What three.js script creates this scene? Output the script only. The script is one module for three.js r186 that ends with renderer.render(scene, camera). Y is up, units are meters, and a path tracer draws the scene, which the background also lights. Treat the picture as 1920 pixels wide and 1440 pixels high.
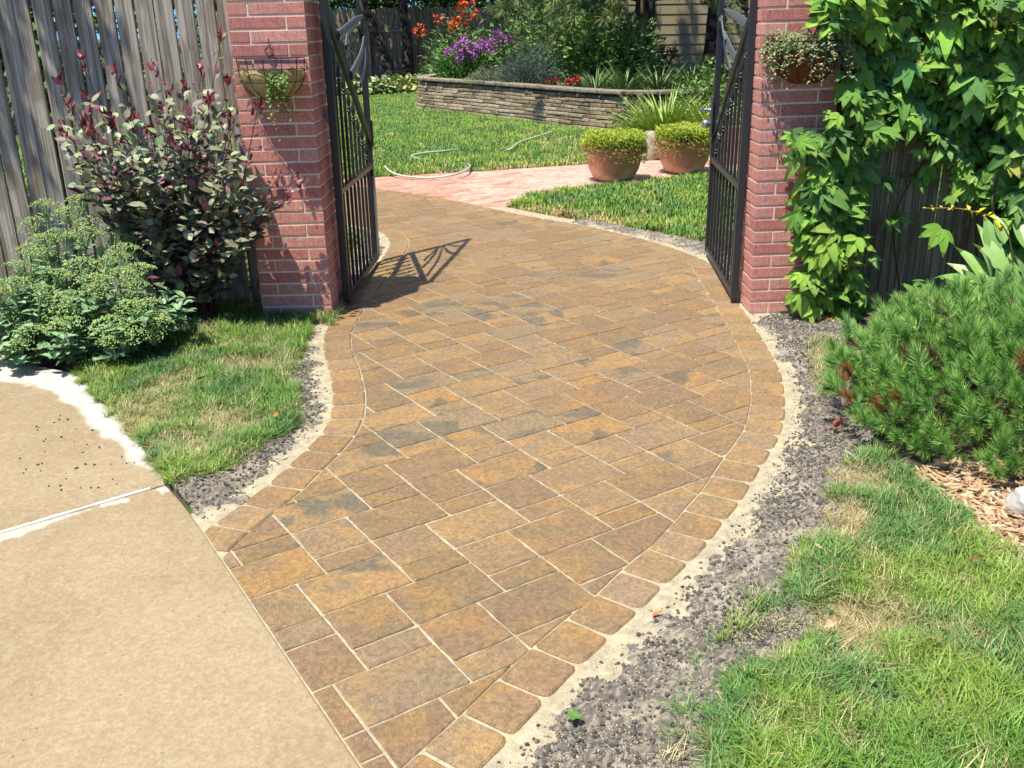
import * as THREE from 'three';
import { mergeGeometries } from 'three/addons/utils/BufferGeometryUtils.js';
import { RoundedBoxGeometry } from 'three/addons/geometries/RoundedBoxGeometry.js';
import { Sky } from 'three/addons/objects/Sky.js';

// ---------- camera, sky, sun, exposure ----------
const FOCAL = 1779.1, CAM_H = 1.45;                       // in pixels of the 1920 x 1440 photograph, and metres
const V = (x, y, z) => new THREE.Vector3(x, y, z);
const scene = new THREE.Scene();
const camera = new THREE.PerspectiveCamera(2 * Math.atan(720 / FOCAL) * 180 / Math.PI, 4 / 3, 0.05, 400);
const upC = V(-(1036.06 - 960), 5408.1 - 720, FOCAL).normalize();
const fwC = V(0, 0, -1); fwC.addScaledVector(upC, -fwC.dot(upC)).normalize();
const rtC = fwC.clone().cross(upC);
const ROT = new THREE.Matrix4().makeBasis(rtC, upC, fwC.clone().negate()).transpose();   // camera to world
camera.position.set(0, CAM_H, 0);
camera.quaternion.setFromRotationMatrix(ROT);
const renderer = new THREE.WebGLRenderer({ antialias: true });
renderer.toneMapping = THREE.LinearToneMapping;
renderer.toneMappingExposure = 1.44;
renderer.shadowMap.enabled = true;
const SUN = V(-0.240, 0.929, 0.281).normalize();
const sky = new Sky(); sky.name = 'sky'; sky.scale.setScalar(350); sky.userData = { kind: 'structure' };
Object.assign(sky.material.uniforms.turbidity, { value: 8 }); sky.material.uniforms.rayleigh.value = 0.4;
sky.material.uniforms.mieCoefficient.value = 0.004; sky.material.uniforms.sunPosition.value.copy(SUN);
scene.add(sky); scene.environmentIntensity = 0.2;
const sun = new THREE.DirectionalLight(0xfff8e6, 4.6);
sun.name = 'sun'; sun.position.copy(SUN).multiplyScalar(40); sun.castShadow = true;
Object.assign(sun.shadow.camera, { left: -20, right: 20, top: 26, bottom: -12, near: 1, far: 90 }); sun.shadow.mapSize.set(4096, 4096);
scene.add(sun, sun.target);

// ---------- helpers ----------
let seed = 7;
const rnd = () => { seed |= 0; seed = seed + 0x6D2B79F5 | 0; let t = Math.imul(seed ^ seed >>> 15, 1 | seed); t = t + Math.imul(t ^ t >>> 7, 61 | t) ^ t; return ((t ^ t >>> 14) >>> 0) / 4294967296; };
const rr = (a, b) => a + (b - a) * rnd();
const pick = (a) => a[Math.floor(rnd() * a.length)];
const clamp = (x, a = 0, b = 1) => Math.min(b, Math.max(a, x));
const lerp = (a, b, t) => a + (b - a) * t;
const hash = (x, y) => { let h = Math.imul(x, 374761393) + Math.imul(y, 668265263) | 0; h = Math.imul(h ^ h >>> 13, 1274126177); return ((h ^ h >>> 16) >>> 0) / 4294967296; };
function vnoise(x, y, p = 4096) {                          // value noise, repeating every p cells
  const xi = Math.floor(x), yi = Math.floor(y), fx = x - xi, fy = y - yi, u = fx * fx * (3 - 2 * fx), v = fy * fy * (3 - 2 * fy), m = (a) => ((a % p) + p) % p;
  const a = hash(m(xi), m(yi)), b = hash(m(xi + 1), m(yi)), c = hash(m(xi), m(yi + 1)), d = hash(m(xi + 1), m(yi + 1));
  return lerp(lerp(a, b, u), lerp(c, d, u), v);
}
function fbm(x, y, p = 4096, o = 4) { let s = 0, a = 0.5, n = 0; for (let i = 0; i < o; i++) { s += a * vnoise(x + i * 17, y + i * 31, p); n += a; a *= 0.5; x *= 2; y *= 2; p *= 2; } return s / n; }
function tex(w, h, fn, srgb = true) {
  const d = new Uint8Array(w * h * 4);
  for (let y = 0; y < h; y++) for (let x = 0; x < w; x++) { const c = fn(x / w, y / h), i = (y * w + x) * 4; d[i] = clamp(c[0], 0, 255); d[i + 1] = clamp(c[1], 0, 255); d[i + 2] = clamp(c[2], 0, 255); d[i + 3] = 255; }
  const t = new THREE.DataTexture(d, w, h); t.wrapS = t.wrapT = THREE.RepeatWrapping; t.magFilter = THREE.LinearFilter; t.minFilter = THREE.LinearMipmapLinearFilter; t.generateMipmaps = true;
  if (srgb) t.colorSpace = THREE.SRGBColorSpace; t.needsUpdate = true; return t;
}
const grey = (w, h, fn) => tex(w, h, (u, v) => { const g = fn(u, v) * 255; return [g, g, g]; }, false);
const mix3 = (a, b, t) => [lerp(a[0], b[0], t), lerp(a[1], b[1], t), lerp(a[2], b[2], t)];
const sm = (a, b, x) => { const t = clamp((x - a) / (b - a)); return t * t * (3 - 2 * t); };
const M = (o) => new THREE.MeshStandardMaterial({ roughness: 0.9, side: THREE.DoubleSide, ...o });
const leafMat = (o) => { const { transmission, ...r } = o; return M({ roughness: 0.55, ...r }); };
const thinLeafMat = (o) => new THREE.MeshPhysicalMaterial({ roughness: 0.9, transmission: 0.3, thickness: 0, side: THREE.DoubleSide, ior: 1.35, ...o });
// a pixel of the photograph gives a direction; the distance comes from the ground (px) or from a vertical plane at depth z (at)
const ray = (x, y) => V(x - 960, 720 - y, -FOCAL).applyMatrix4(ROT);
const px = (x, y, h = 0) => { const r = ray(x, y), t = (h - CAM_H) / r.y; return [r.x * t, r.z * t]; };
const at = (x, y, z) => { const r = ray(x, y), t = z / r.z; return V(r.x * t, CAM_H + r.y * t, z); };

const taken = new Map();
function numbered(n) { const k = taken.get(n) || 0; taken.set(n, k + 1); return k ? n + '_' + String(k).padStart(3, '0') : n; }
function shade(o) { o.castShadow = o.receiveShadow = true; return o; }
function mesh(name, geo, mat, parent) { const m = shade(new THREE.Mesh(geo, mat)); m.name = parent ? name : numbered(name); (parent || scene).add(m); return m; }
function thing(name, label, category, pos = [0, 0, 0], group) { const o = new THREE.Group(); o.name = numbered(name); o.position.set(...pos); o.userData = { label, category }; if (group) o.userData.group = group; scene.add(o); return o; }
function tag(o, label, category, group) { Object.assign(o.userData, { label, category }); if (group) o.userData.group = group; return o; }
function setting(name, geo, mat, label) { const m = mesh(name, geo, mat); m.userData = { kind: 'structure', label }; return m; }
function settingGroup(name, label) { const o = new THREE.Group(); o.name = numbered(name); o.userData = { kind: 'structure', label }; scene.add(o); return o; }
const stuff = (o) => { o.userData.kind = 'stuff'; return o; };

// polygons in the ground plane: arrays of [x, z]
const inPoly = (p, P) => { let c = false; for (let i = 0, j = P.length - 1; i < P.length; j = i++) { const [xi, yi] = P[i], [xj, yj] = P[j]; if ((yi > p[1]) !== (yj > p[1]) && p[0] < (xj - xi) * (p[1] - yi) / (yj - yi) + xi) c = !c; } return c; };
const areaOf = (P) => { let a = 0; for (let i = 0; i < P.length; i++) { const [x, y] = P[i], [u, v] = P[(i + 1) % P.length]; a += x * v - u * y; } return a / 2; };
const ccw = (P) => areaOf(P) < 0 ? P.slice().reverse() : P;
function clipConvex(S, C) {                                 // Sutherland-Hodgman: S any, C convex and ccw
  let out = S;
  for (let i = 0; i < C.length && out.length; i++) {
    const A = C[i], B = C[(i + 1) % C.length], side = (p) => (B[0] - A[0]) * (p[1] - A[1]) - (B[1] - A[1]) * (p[0] - A[0]), inp = out; out = [];
    for (let k = 0; k < inp.length; k++) {
      const P = inp[k], Q = inp[(k + 1) % inp.length], a = side(P), b = side(Q);
      if (a >= 0) out.push(P);
      if (a * b < 0) { const t = a / (a - b); out.push([lerp(P[0], Q[0], t), lerp(P[1], Q[1], t)]); }
    }
  }
  return out;
}
function dedupe(P, e = 0.004) { const o = []; for (const p of P) if (!o.length || Math.hypot(p[0] - o[o.length - 1][0], p[1] - o[o.length - 1][1]) > e) o.push(p); if (o.length > 1 && Math.hypot(o[0][0] - o[o.length - 1][0], o[0][1] - o[o.length - 1][1]) < e) o.pop(); return o; }
function insetPoly(P, d) {                                  // P ccw
  const n = P.length, o = [];
  for (let i = 0; i < n; i++) {
    const a = P[(i + n - 1) % n], b = P[i], c = P[(i + 1) % n];
    let ux = b[0] - a[0], uy = b[1] - a[1], vx = c[0] - b[0], vy = c[1] - b[1]; const lu = Math.hypot(ux, uy) || 1, lv = Math.hypot(vx, vy) || 1; ux /= lu; uy /= lu; vx /= lv; vy /= lv;
    let nx = -uy - vy, ny = ux + vx; const k = Math.max(0.35, 1 + ux * vx + uy * vy); o.push([b[0] + nx * d / k, b[1] + ny * d / k]);
  }
  return o;
}
function roundPoly(P, r) {                                  // r: one radius for each corner
  const o = [], n = P.length;
  for (let i = 0; i < n; i++) {
    const a = P[(i + n - 1) % n], b = P[i], c = P[(i + 1) % n], la = Math.hypot(a[0] - b[0], a[1] - b[1]), lc = Math.hypot(c[0] - b[0], c[1] - b[1]), k = Math.min(r[i], la * 0.45, lc * 0.45);
    const p = [lerp(b[0], a[0], k / la), lerp(b[1], a[1], k / la)], q = [lerp(b[0], c[0], k / lc), lerp(b[1], c[1], k / lc)];
    for (let s = 0; s <= 3; s++) { const t = s / 3, A = [lerp(p[0], b[0], t), lerp(p[1], b[1], t)], B = [lerp(b[0], q[0], t), lerp(b[1], q[1], t)]; o.push([lerp(A[0], B[0], t), lerp(A[1], B[1], t)]); }
  }
  return o;
}
function wander(P, step, amp) { const o = []; for (let i = 0; i < P.length; i++) { const a = P[i], b = P[(i + 1) % P.length], L = Math.hypot(b[0] - a[0], b[1] - a[1]), n = Math.max(1, Math.round(L / step)); for (let k = 0; k < n; k++) { const t = k / n; o.push([lerp(a[0], b[0], t) + rr(-amp, amp), lerp(a[1], b[1], t) + rr(-amp, amp)]); } } return o; }
function slab(P0, yb, yt, ch, off = [0, 0], tilt = [0, 0]) {  // a flat stone with a chamfered rim
  const P = ccw(P0), T = ch > 0 ? insetPoly(P, ch) : P, n = P.length, c = P.reduce((s, p) => [s[0] + p[0] / n, s[1] + p[1] / n], [0, 0]);
  const pos = [], uv = [], lift = (p) => (p[0] - c[0]) * tilt[0] + (p[1] - c[1]) * tilt[1];
  const v = (p, y) => { pos.push(p[0], y + lift(p), p[1]); uv.push(p[0] + off[0] + (yt - y), p[1] + off[1]); };
  for (const [a, b, d] of THREE.ShapeUtils.triangulateShape(T.map((p) => new THREE.Vector2(p[0], p[1])), [])) { v(T[a], yt); v(T[d], yt); v(T[b], yt); }
  const ring = (A, ya, B, yb2) => { for (let i = 0; i < n; i++) { const j = (i + 1) % n; v(A[i], ya); v(A[j], ya); v(B[i], yb2); v(A[j], ya); v(B[j], yb2); v(B[i], yb2); } };
  if (ch > 0) ring(T, yt, P, yt - ch * 0.8);
  ring(P, yt - ch * 0.8, P, yb);
  const g = new THREE.BufferGeometry(); g.setAttribute('position', new THREE.Float32BufferAttribute(pos, 3)); g.setAttribute('uv', new THREE.Float32BufferAttribute(uv, 2)); g.computeVertexNormals(); return g;
}
function sheet(P, y) { return slab(P, y - 0.004, y, 0); }
// smooth open curve through points, sampled every `step`
function curve(pts, step) { const c = new THREE.CatmullRomCurve3(pts.map((p) => V(p[0], 0, p[1])), false, 'centripetal'); const n = Math.max(2, Math.round(c.getLength() / step)); c.arcLengthDivisions = n * 4; return c.getSpacedPoints(n).map((p) => [p.x, p.z]); }
function tube(pts, r0, r1, sides = 6, jitter = 0) {          // tapered tube through Vector3 points
  const n = pts.length, pos = [], idx = [], uv = [];
  for (let i = 0; i < n; i++) {
    const t = (i < n - 1 ? pts[i + 1].clone().sub(pts[i]) : pts[i].clone().sub(pts[i - 1])).normalize(); const a = Math.abs(t.y) < 0.9 ? V(0, 1, 0) : V(1, 0, 0), u = t.clone().cross(a).normalize(), w = t.clone().cross(u), r = lerp(r0, r1, i / (n - 1)) * (1 + rr(-jitter, jitter));
    for (let k = 0; k <= sides; k++) { const th = k / sides * Math.PI * 2, rk = r * (1 + (k % sides ? jitter * 0.6 * Math.sin(k * 2.4 + i) : 0)); pos.push(pts[i].x + (u.x * Math.cos(th) + w.x * Math.sin(th)) * rk, pts[i].y + (u.y * Math.cos(th) + w.y * Math.sin(th)) * rk, pts[i].z + (u.z * Math.cos(th) + w.z * Math.sin(th)) * rk); uv.push(k / sides, i * 0.5); }
  }
  for (let i = 0; i < n - 1; i++) for (let k = 0; k < sides; k++) { const a = i * (sides + 1) + k, b = a + sides + 1; idx.push(a, a + 1, b, a + 1, b + 1, b); }
  const g = new THREE.BufferGeometry(); g.setAttribute('position', new THREE.Float32BufferAttribute(pos, 3)); g.setAttribute('uv', new THREE.Float32BufferAttribute(uv, 2)); g.setIndex(idx); g.computeVertexNormals(); return g.toNonIndexed();
}
function spline(pts, n) { return new THREE.CatmullRomCurve3(pts).getPoints(n); }
const merge = (gs) => mergeGeometries(gs.map((g) => { const h = g.index ? g.toNonIndexed() : g; for (const k of Object.keys(h.attributes)) if (!['position', 'normal', 'uv'].includes(k)) h.deleteAttribute(k); if (!h.attributes.uv) h.setAttribute('uv', new THREE.Float32BufferAttribute(new Float32Array(h.attributes.position.count * 2), 2)); return h; }));
function bar(a, b, w, d, nrm = V(0, 0, 1)) {                 // a flat bar from a to b, w wide in the plane across nrm, d thick
  const t = b.clone().sub(a), L = t.length(); t.normalize(); const n = nrm.clone().addScaledVector(t, -nrm.dot(t)).normalize(), s = n.clone().cross(t);
  const g = new RoundedBoxGeometry(L, w, d, 1, Math.min(w, d) * 0.15); g.applyMatrix4(new THREE.Matrix4().makeBasis(t, s, n).setPosition(a.clone().add(b).multiplyScalar(0.5))); return g;
}
// leaf shapes: outline in the plane y = 0, tip towards +z, folded along the midrib and drooping
function leafGeo(len, wid, { fold = 0.25, droop = 0.2, n = 4, shape = (t) => Math.sin(Math.PI * Math.pow(t, 0.75)), wavy = 0 } = {}) {
  const pos = []; const P = (t, s) => { const w = shape(t) * wid / 2 * s, y = Math.abs(w) * fold - droop * len * t * t; return [w * (1 + (s ? wavy * Math.sin(t * 40) : 0)), y, len * t]; };
  for (let i = 0; i < n; i++) { const t0 = i / n, t1 = (i + 1) / n; for (const s of [-1, 1]) { const a = P(t0, 0), b = P(t1, 0), c = P(t1, s), d = P(t0, s); if (i > 0) pos.push(...a, ...c, ...d); if (i < n - 1) pos.push(...a, ...b, ...c); else pos.push(...a, ...b, ...d); } }
  const g = new THREE.BufferGeometry(); g.setAttribute('position', new THREE.Float32BufferAttribute(pos, 3)); g.setAttribute('uv', new THREE.Float32BufferAttribute(new Float32Array(pos.length / 3 * 2), 2)); g.computeVertexNormals(); return g;
}
const ZUP = V(0, 0, 1), Y1 = V(0, 1, 0);
function facing(dir, nrm) {                                  // a turn that takes +z to dir and keeps +y near nrm
  const z = dir.clone().normalize(), x = nrm.clone().cross(z); if (x.lengthSq() < 1e-4) x.set(1, 0, 0).cross(z); x.normalize(); return new THREE.Quaternion().setFromRotationMatrix(new THREE.Matrix4().makeBasis(x, z.clone().cross(x), z));
}
class Cloud {                                                // many leaves joined in one mesh with a colour for each leaf
  constructor() { this.p = []; this.n = []; this.c = []; }
  add(geo, pos, q, s, col) {
    const P = geo.attributes.position, N = geo.attributes.normal, v = V(0, 0, 0);
    for (let i = 0; i < P.count; i++) { v.fromBufferAttribute(P, i).multiplyScalar(s).applyQuaternion(q).add(pos); this.p.push(v.x, v.y, v.z); v.fromBufferAttribute(N, i).applyQuaternion(q); this.n.push(v.x, v.y, v.z); this.c.push(col[0], col[1], col[2]); }
  }
  build(name, mat, parent) {
    const g = new THREE.BufferGeometry(); g.setAttribute('position', new THREE.Float32BufferAttribute(this.p, 3)); g.setAttribute('normal', new THREE.Float32BufferAttribute(this.n, 3)); g.setAttribute('color', new THREE.Float32BufferAttribute(this.c, 3)); return mesh(name, g, mat, parent);
  }
}
const vary = (c, a = 0.25, b = 0.08) => { const k = 1 + rr(-a, a); return [c[0] * k * (1 + rr(-b, b)), c[1] * k * (1 + rr(-b, b)), c[2] * k * (1 + rr(-b, b))]; };
const randDir = () => { const z = rr(-1, 1), a = rr(0, 6.283), r = Math.sqrt(1 - z * z); return V(r * Math.cos(a), z, r * Math.sin(a)); };
const vleaf = leafMat({ vertexColors: true });
const vneedle = M({ vertexColors: true, roughness: 0.6 });

// ---------- materials ----------
const S = (a) => a;                                         // sRGB triples below
const paverTex = (k) => tex(1024, 1024, (u, v) => {
  const x = u * 8, y = v * 8, p = 8, w = fbm(x + 3 * k, y, p, 3) * 1.6;
  const a = fbm(x * 1 + w + 11 * k, y * 2, p * 2, 5), b = fbm(x * 2 + 40 + w, y * 2 + 7 * k, p * 2, 4), c = fbm(x + 80, y + 60 + 5 * k, p, 4), f = vnoise(u * 512, v * 512, 512), g2 = fbm(u * 128, v * 128, 128, 3);
  let col = mix3([145, 122, 91], [157, 128, 86], sm(0.42, 0.6, a));
  col = mix3(col, [143, 116, 96], sm(0.5, 0.68, b) * 0.45);
  col = mix3(col, [133, 118, 90], sm(0.48, 0.66, c) * 0.4);
  if (k === 1) { col = mix3(col, [172, 134, 84], sm(0.4, 0.62, b) * 0.65); col = mix3(col, [100, 95, 82], sm(0.54, 0.68, c) * 0.7); }
  if (k === 2) { col = mix3(col, [100, 95, 82], sm(0.4, 0.62, a) * 0.7); }
  const s = 1 + (f - 0.5) * 0.2 + (g2 - 0.5) * 0.34; col = [col[0] * s, col[1] * s, col[2] * s];
  if (hash(Math.floor(u * 700), Math.floor(v * 700) + k * 1000) > 0.9975) col = mix3(col, [200, 180, 150], 0.6);
  return col;
});
const bumpFine = grey(512, 512, (u, v) => 0.55 * fbm(u * 32, v * 32, 32, 4) + 0.45 * vnoise(u * 256, v * 256, 256));
const bumpAt = (rep) => { const t = bumpFine.clone(); t.repeat.set(rep, rep); t.needsUpdate = true; return t; };
const onMetres = (t, m) => { t.repeat.set(1 / m, 1 / m); return t; };
const pt = [0, 1, 2].map((k) => onMetres(paverTex(k), 1.3));
const pb = bumpAt(2.2);
const paverMats = [[0, '#f4f1ee'], [0, '#ebe3db'], [0, '#f6efe6'], [0, '#e6dfd7'], [1, '#f3f0ec'], [1, '#f5ebdc'], [2, '#f4f2ef'], [0, '#eee2dc']].map(([k, c]) => M({ map: pt[k], color: c, bumpMap: pb, bumpScale: 0.004, roughness: 0.88 }));
const borderMats = ['#fffcf8', '#f8eee2', '#fff7ec', '#f5e8da'].map((c) => M({ map: pt[0], color: c, bumpMap: pb, bumpScale: 0.004, roughness: 0.9 }));
const sandMat = M({ map: onMetres(tex(512, 512, (u, v) => { const f = vnoise(u * 256, v * 256, 256), g = fbm(u * 24, v * 24, 24, 4), s = 0.86 + f * 0.2 + (g - 0.5) * 0.3; return [186 * s, 172 * s, 140 * s]; }), 0.5), bumpMap: bumpAt(4), bumpScale: 0.003, roughness: 1 });
const vcol = M({ vertexColors: true, roughness: 1 });
const brickTex = (k) => tex(256, 128, (u, v) => {
  const g = fbm(u * 40 + k * 9, v * 8, 40, 4), f = vnoise(u * 128, v * 32, 128), s = 0.98 + (g - 0.5) * 0.36 + (f - 0.5) * 0.14;
  let c = [222 * s, 148 * s, 132 * s]; if (k === 1) c = [206 * s, 132 * s, 119 * s]; if (k === 2) c = [232 * s, 164 * s, 147 * s];
  if (k >= 3) c = mix3(c, [214, 186, 176], sm(0.46, 0.66, fbm(u * 10 + k, v * 4 + 3, 10, 5)) * (k === 3 ? 0.7 : 0.4));
  if (hash(Math.floor(u * 90), Math.floor(v * 45) + k * 77) > 0.992) c = mix3(c, [70, 40, 38], 0.7);
  return c;
});
const brickMats = [0, 1, 2, 3, 4].map((k) => M({ map: brickTex(k), bumpMap: bumpAt(1), bumpScale: 0.003, roughness: 0.88 }));
const mortarMat = M({ map: onMetres(tex(256, 256, (u, v) => { const s = 0.85 + vnoise(u * 128, v * 128, 128) * 0.3; return [224 * s, 210 * s, 184 * s]; }), 0.3), roughness: 1 });
const ironMat = M({ color: '#2b2d2f', roughness: 0.38 });
const steelMat = M({ color: '#b9bcc0', roughness: 0.3, metalness: 0.85 });
const rustMat = M({ color: '#6b4a34', roughness: 0.8, metalness: 0.2 });
const woodTex = (k, base, hi, lo) => tex(128, 1024, (u, v) => {
  const w = fbm(u * 2 + k * 13, v * 6, 6, 3) * 0.8, g = fbm(u * 16 + w * 3 + k * 5, v * 4, 16, 5), l = vnoise(u * 48 + w * 3, v * 16 + k * 31, 48), kn = fbm(u * 2 + k * 3, v * 10, 10, 3);
  let c = mix3(lo, hi, sm(0.25, 0.75, g)); c = mix3(c, base, 0.35); c = mix3(c, [lo[0] * 0.55, lo[1] * 0.55, lo[2] * 0.55], sm(0.72, 0.95, l) * 0.6); c = mix3(c, [base[0] * 0.72, base[1] * 0.66, base[2] * 0.58], sm(0.55, 0.7, kn) * 0.5);
  return c;
});
const boardMats = [0, 1, 2, 3].map((k) => M({ map: woodTex(k, [158, 149, 135], [192, 184, 169], [112, 102, 88]), roughness: 0.95 }));
const brownBoardMats = [4, 5, 6].map((k) => M({ map: woodTex(k, [164, 147, 122], [196, 180, 154], [114, 96, 74]), roughness: 0.95 }));
const brickTone = onMetres(tex(256, 256, (u, v) => { const g = fbm(u * 24, v * 24, 24, 4), s = 0.72 + g * 0.5; return [255 * s, 255 * s, 255 * s]; }), 1), stoneTone = tex(256, 128, (u, v) => { const g = fbm(u * 16, v * 8, 16, 4), s = 0.62 + g * 0.7; return [255 * s, 252 * s, 245 * s]; });
const barkMat = M({ map: tex(128, 512, (u, v) => { const g = fbm(u * 12, v * 6, 12, 4), s = 0.5 + sm(0.35, 0.65, g) * 0.8; return [92 * s, 76 * s, 62 * s]; }), roughness: 1 });

// ---------- ground ----------
{
  const g = new THREE.PlaneGeometry(240, 240, 1, 1).rotateX(-Math.PI / 2); g.translate(0, -0.022, -60);
  setting('ground', g, M({ map: (() => { const t = tex(512, 512, (u, v) => { const n = fbm(u * 40, v * 40, 40, 4), s = 0.7 + n * 0.6; return mix3([74 * s, 66 * s, 46 * s], [66 * s, 86 * s, 40 * s], sm(0.45, 0.6, fbm(u * 12 + 5, v * 12, 12, 4))); }); t.repeat.set(60, 60); return t; })() }), 'bare earth under the garden');
}
// the two edges of the winding path, near end first
const outR = [[-0.30, -1.27], [-0.19, -1.415], [-0.095, -1.545], [-0.004, -1.672], [0.08, -1.797], [0.164, -1.915], [0.249, -2.025], [0.341, -2.142], [0.432, -2.274], [0.527, -2.393], [0.602, -2.511], [0.676, -2.635], [0.743, -2.743], [0.813, -2.88], [0.878, -3.007], [0.944, -3.129], [0.998, -3.237], [1.052, -3.383], [1.105, -3.552], [1.139, -3.7], [1.181, -3.899], [1.2, -4.09], [1.213, -4.249], [1.222, -4.388], [1.23, -4.516], [1.238, -4.698], [1.248, -4.95], [1.265, -5.4], [1.28, -5.75], [1.263, -6.023], [1.169, -6.276], [1.055, -6.516], [0.846, -6.854], [0.551, -7.232], [0.222, -7.56], [-0.216, -8.072], [-0.712, -8.654], [-1.266, -9.126], [-2, -9.55], [-3.2, -10]];
const outL = [[-0.99, -2.46], [-0.955, -2.597], [-0.887, -2.763], [-0.839, -2.891], [-0.803, -3.031], [-0.765, -3.163], [-0.737, -3.287], [-0.724, -3.43], [-0.734, -3.574], [-0.753, -3.711], [-0.781, -3.844], [-0.811, -3.979], [-0.852, -4.131], [-0.898, -4.293], [-0.922, -4.424], [-0.942, -4.544], [-0.945, -4.82], [-0.93, -5.2], [-0.89, -5.8], [-0.859, -6.141], [-0.85, -6.422], [-0.851, -6.658], [-0.884, -6.84], [-0.991, -7.134], [-1.3, -7.45], [-1.9, -7.75], [-3.2, -8.05]];
const cR = curve(outR, 0.024), cL = curve(outL, 0.024);
function offsetLine(C, d) { return C.map((p, i) => { const a = C[Math.max(0, i - 2)], b = C[Math.min(C.length - 1, i + 2)], x = b[0] - a[0], z = b[1] - a[1], L = Math.hypot(x, z); return [p[0] + z / L * d, p[1] - x / L * d]; }); }
const DEPTH = 0.134;
const inR = offsetLine(cR, DEPTH + 0.004), inL = offsetLine(cL, -DEPTH - 0.004);     // towards the path
const drive0 = px(372, 985), drive1 = px(668, 1428);                                  // edge of the concrete
const dd = [drive1[0] - drive0[0], drive1[1] - drive0[1]], dl = Math.hypot(...dd), du = [dd[0] / dl, dd[1] / dl];
const driveAt = (s, o = 0) => [drive0[0] + du[0] * s - du[1] * o * -1, drive0[1] + du[1] * s - du[0] * o];   // o > 0: into the paving
const beyondDrive = (p, o) => { const x = p[0] - drive0[0], z = p[1] - drive0[1]; return x * du[1] - z * du[0] > o; };   // true on the paving side
const half = (o) => { const n = [du[1], -du[0]], a = [drive0[0] + n[0] * o, drive0[1] + n[1] * o]; return [[a[0] + du[0] * 9, a[1] + du[1] * 9], [a[0] + du[0] * 9 + n[0] * 30, a[1] + du[1] * 9 + n[1] * 30], [a[0] - du[0] * 30 + n[0] * 30, a[1] - du[1] * 30 + n[1] * 30], [a[0] - du[0] * 30, a[1] - du[1] * 30]]; };
const pavingHalf = ccw(half(0.006));
const fieldPoly = ccw(clipConvex(ccw([...inR, ...inL.slice().reverse()]), pavingHalf));
const wholePath = ccw(clipConvex(ccw([...cR, ...cL.slice().reverse()]), ccw(half(0.0))));

// field pavers: a three-piece pattern (3 x 2, 2 x 2 and 2 x 1 units) that repeats by (2, 2) and (-3, 3)
const path = settingGroup('paver_path', 'curving path of tan and brown pavers in three sizes');
const gridAt = (i, j) => { const a = i / 20, b = (j + 13) / 15; return [-0.93525 + 0.75736 * b + 1.53157 * a, -3.61104 + 1.15136 * b - 1.01527 * a]; };
const darkSpots = [[1050, 508], [880, 592], [800, 577], [770, 628], [690, 616], [975, 615], [840, 660], [880, 700], [760, 720], [880, 780], [1000, 585], [1240, 488], [1270, 480], [1150, 512], [1245, 520], [940, 790], [1010, 602], [650, 750], [910, 765], [1200, 645], [1370, 600], [1180, 690], [800, 810]].map((p) => px(...p));
const greySpots = [[640, 1245], [700, 1200], [840, 1095], [820, 580], [1055, 505], [1160, 1060], [870, 590]].map((p) => px(...p));
const orangeSpots = [[520, 1085], [680, 1080], [620, 960], [950, 740], [1050, 700], [960, 860], [900, 800], [1080, 800], [1310, 700], [1330, 720], [1250, 720], [800, 1020], [1180, 1100], [560, 880], [990, 840], [1200, 860]].map((p) => px(...p));
const pieces = [];
for (let m = -30; m < 30; m++) for (let n = -30; n < 30; n++) for (const [i, j, w, h] of [[0, 0, 3, 2], [-2, 0, 2, 2], [-2, 2, 2, 1]]) {
  const a = i + 2 * m - 3 * n, b = j + 2 * m + 3 * n, c = gridAt(a + w / 2, b + h / 2);
  if (c[1] < -11 || c[1] > -1 || Math.abs(c[0]) > 4) continue;
  const di = 0.04 + rr(-0.006, 0.008), dj = 0.033 + rr(-0.008, 0.008), R = ccw([[a + di, b + dj], [a + w - di, b + dj], [a + w - di, b + h - dj], [a + di, b + h - dj]].map((q) => gridAt(...q)));
  const P = dedupe(clipConvex(fieldPoly, R), 0.006);
  if (P.length < 3 || Math.abs(areaOf(P)) < 0.0004) continue;
  const d = Math.hypot(c[0], c[1], CAM_H); pieces.push({ P, c, R, a: Math.abs(areaOf(P)), see: Math.abs(areaOf(P)) * CAM_H / d ** 3, out: c[0] < -1.6 && c[1] < -6 });
}
pieces.sort((p, q) => (p.out - q.out) || q.see - p.see);
const farPavers = [];
pieces.forEach((e, k) => {
  const whole = e.a > Math.abs(areaOf(e.R)) * 0.97;
  const P = whole ? wander(roundPoly(e.R, [0.006, 0.006, 0.006, 0.006]), 0.03, 0.0017) : wander(e.P, 0.05, 0.0006);
  const g = slab(P, -0.04, rr(-0.0012, 0.0012), 0.0035, [rr(0, 9), rr(0, 9)], [rr(-0.004, 0.004), rr(-0.004, 0.004)]);
  if (k < 290) {
    let m = pick([0, 0, 1, 1, 2, 3, 3, 7]);
    if (orangeSpots.some((s) => inPoly(s, e.R))) m = pick([4, 5, 2]); else if (darkSpots.some((s) => inPoly(s, e.R))) m = pick([4, 6]); else if (greySpots.some((s) => inPoly(s, e.R))) m = e.c[1] > -3 ? pick([1, 3]) : 6; else if (rnd() < (e.c[1] > -3 ? 0.07 : 0.14)) m = e.c[1] > -3 ? pick([2, 7, 5]) : pick([4, 5, 4, 6]);
    mesh('paver', g, paverMats[m], path);
  } else farPavers.push(g);
});
stuff(mesh('far_pavers', mergeGeometries(farPavers), paverMats[0], path));

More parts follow.
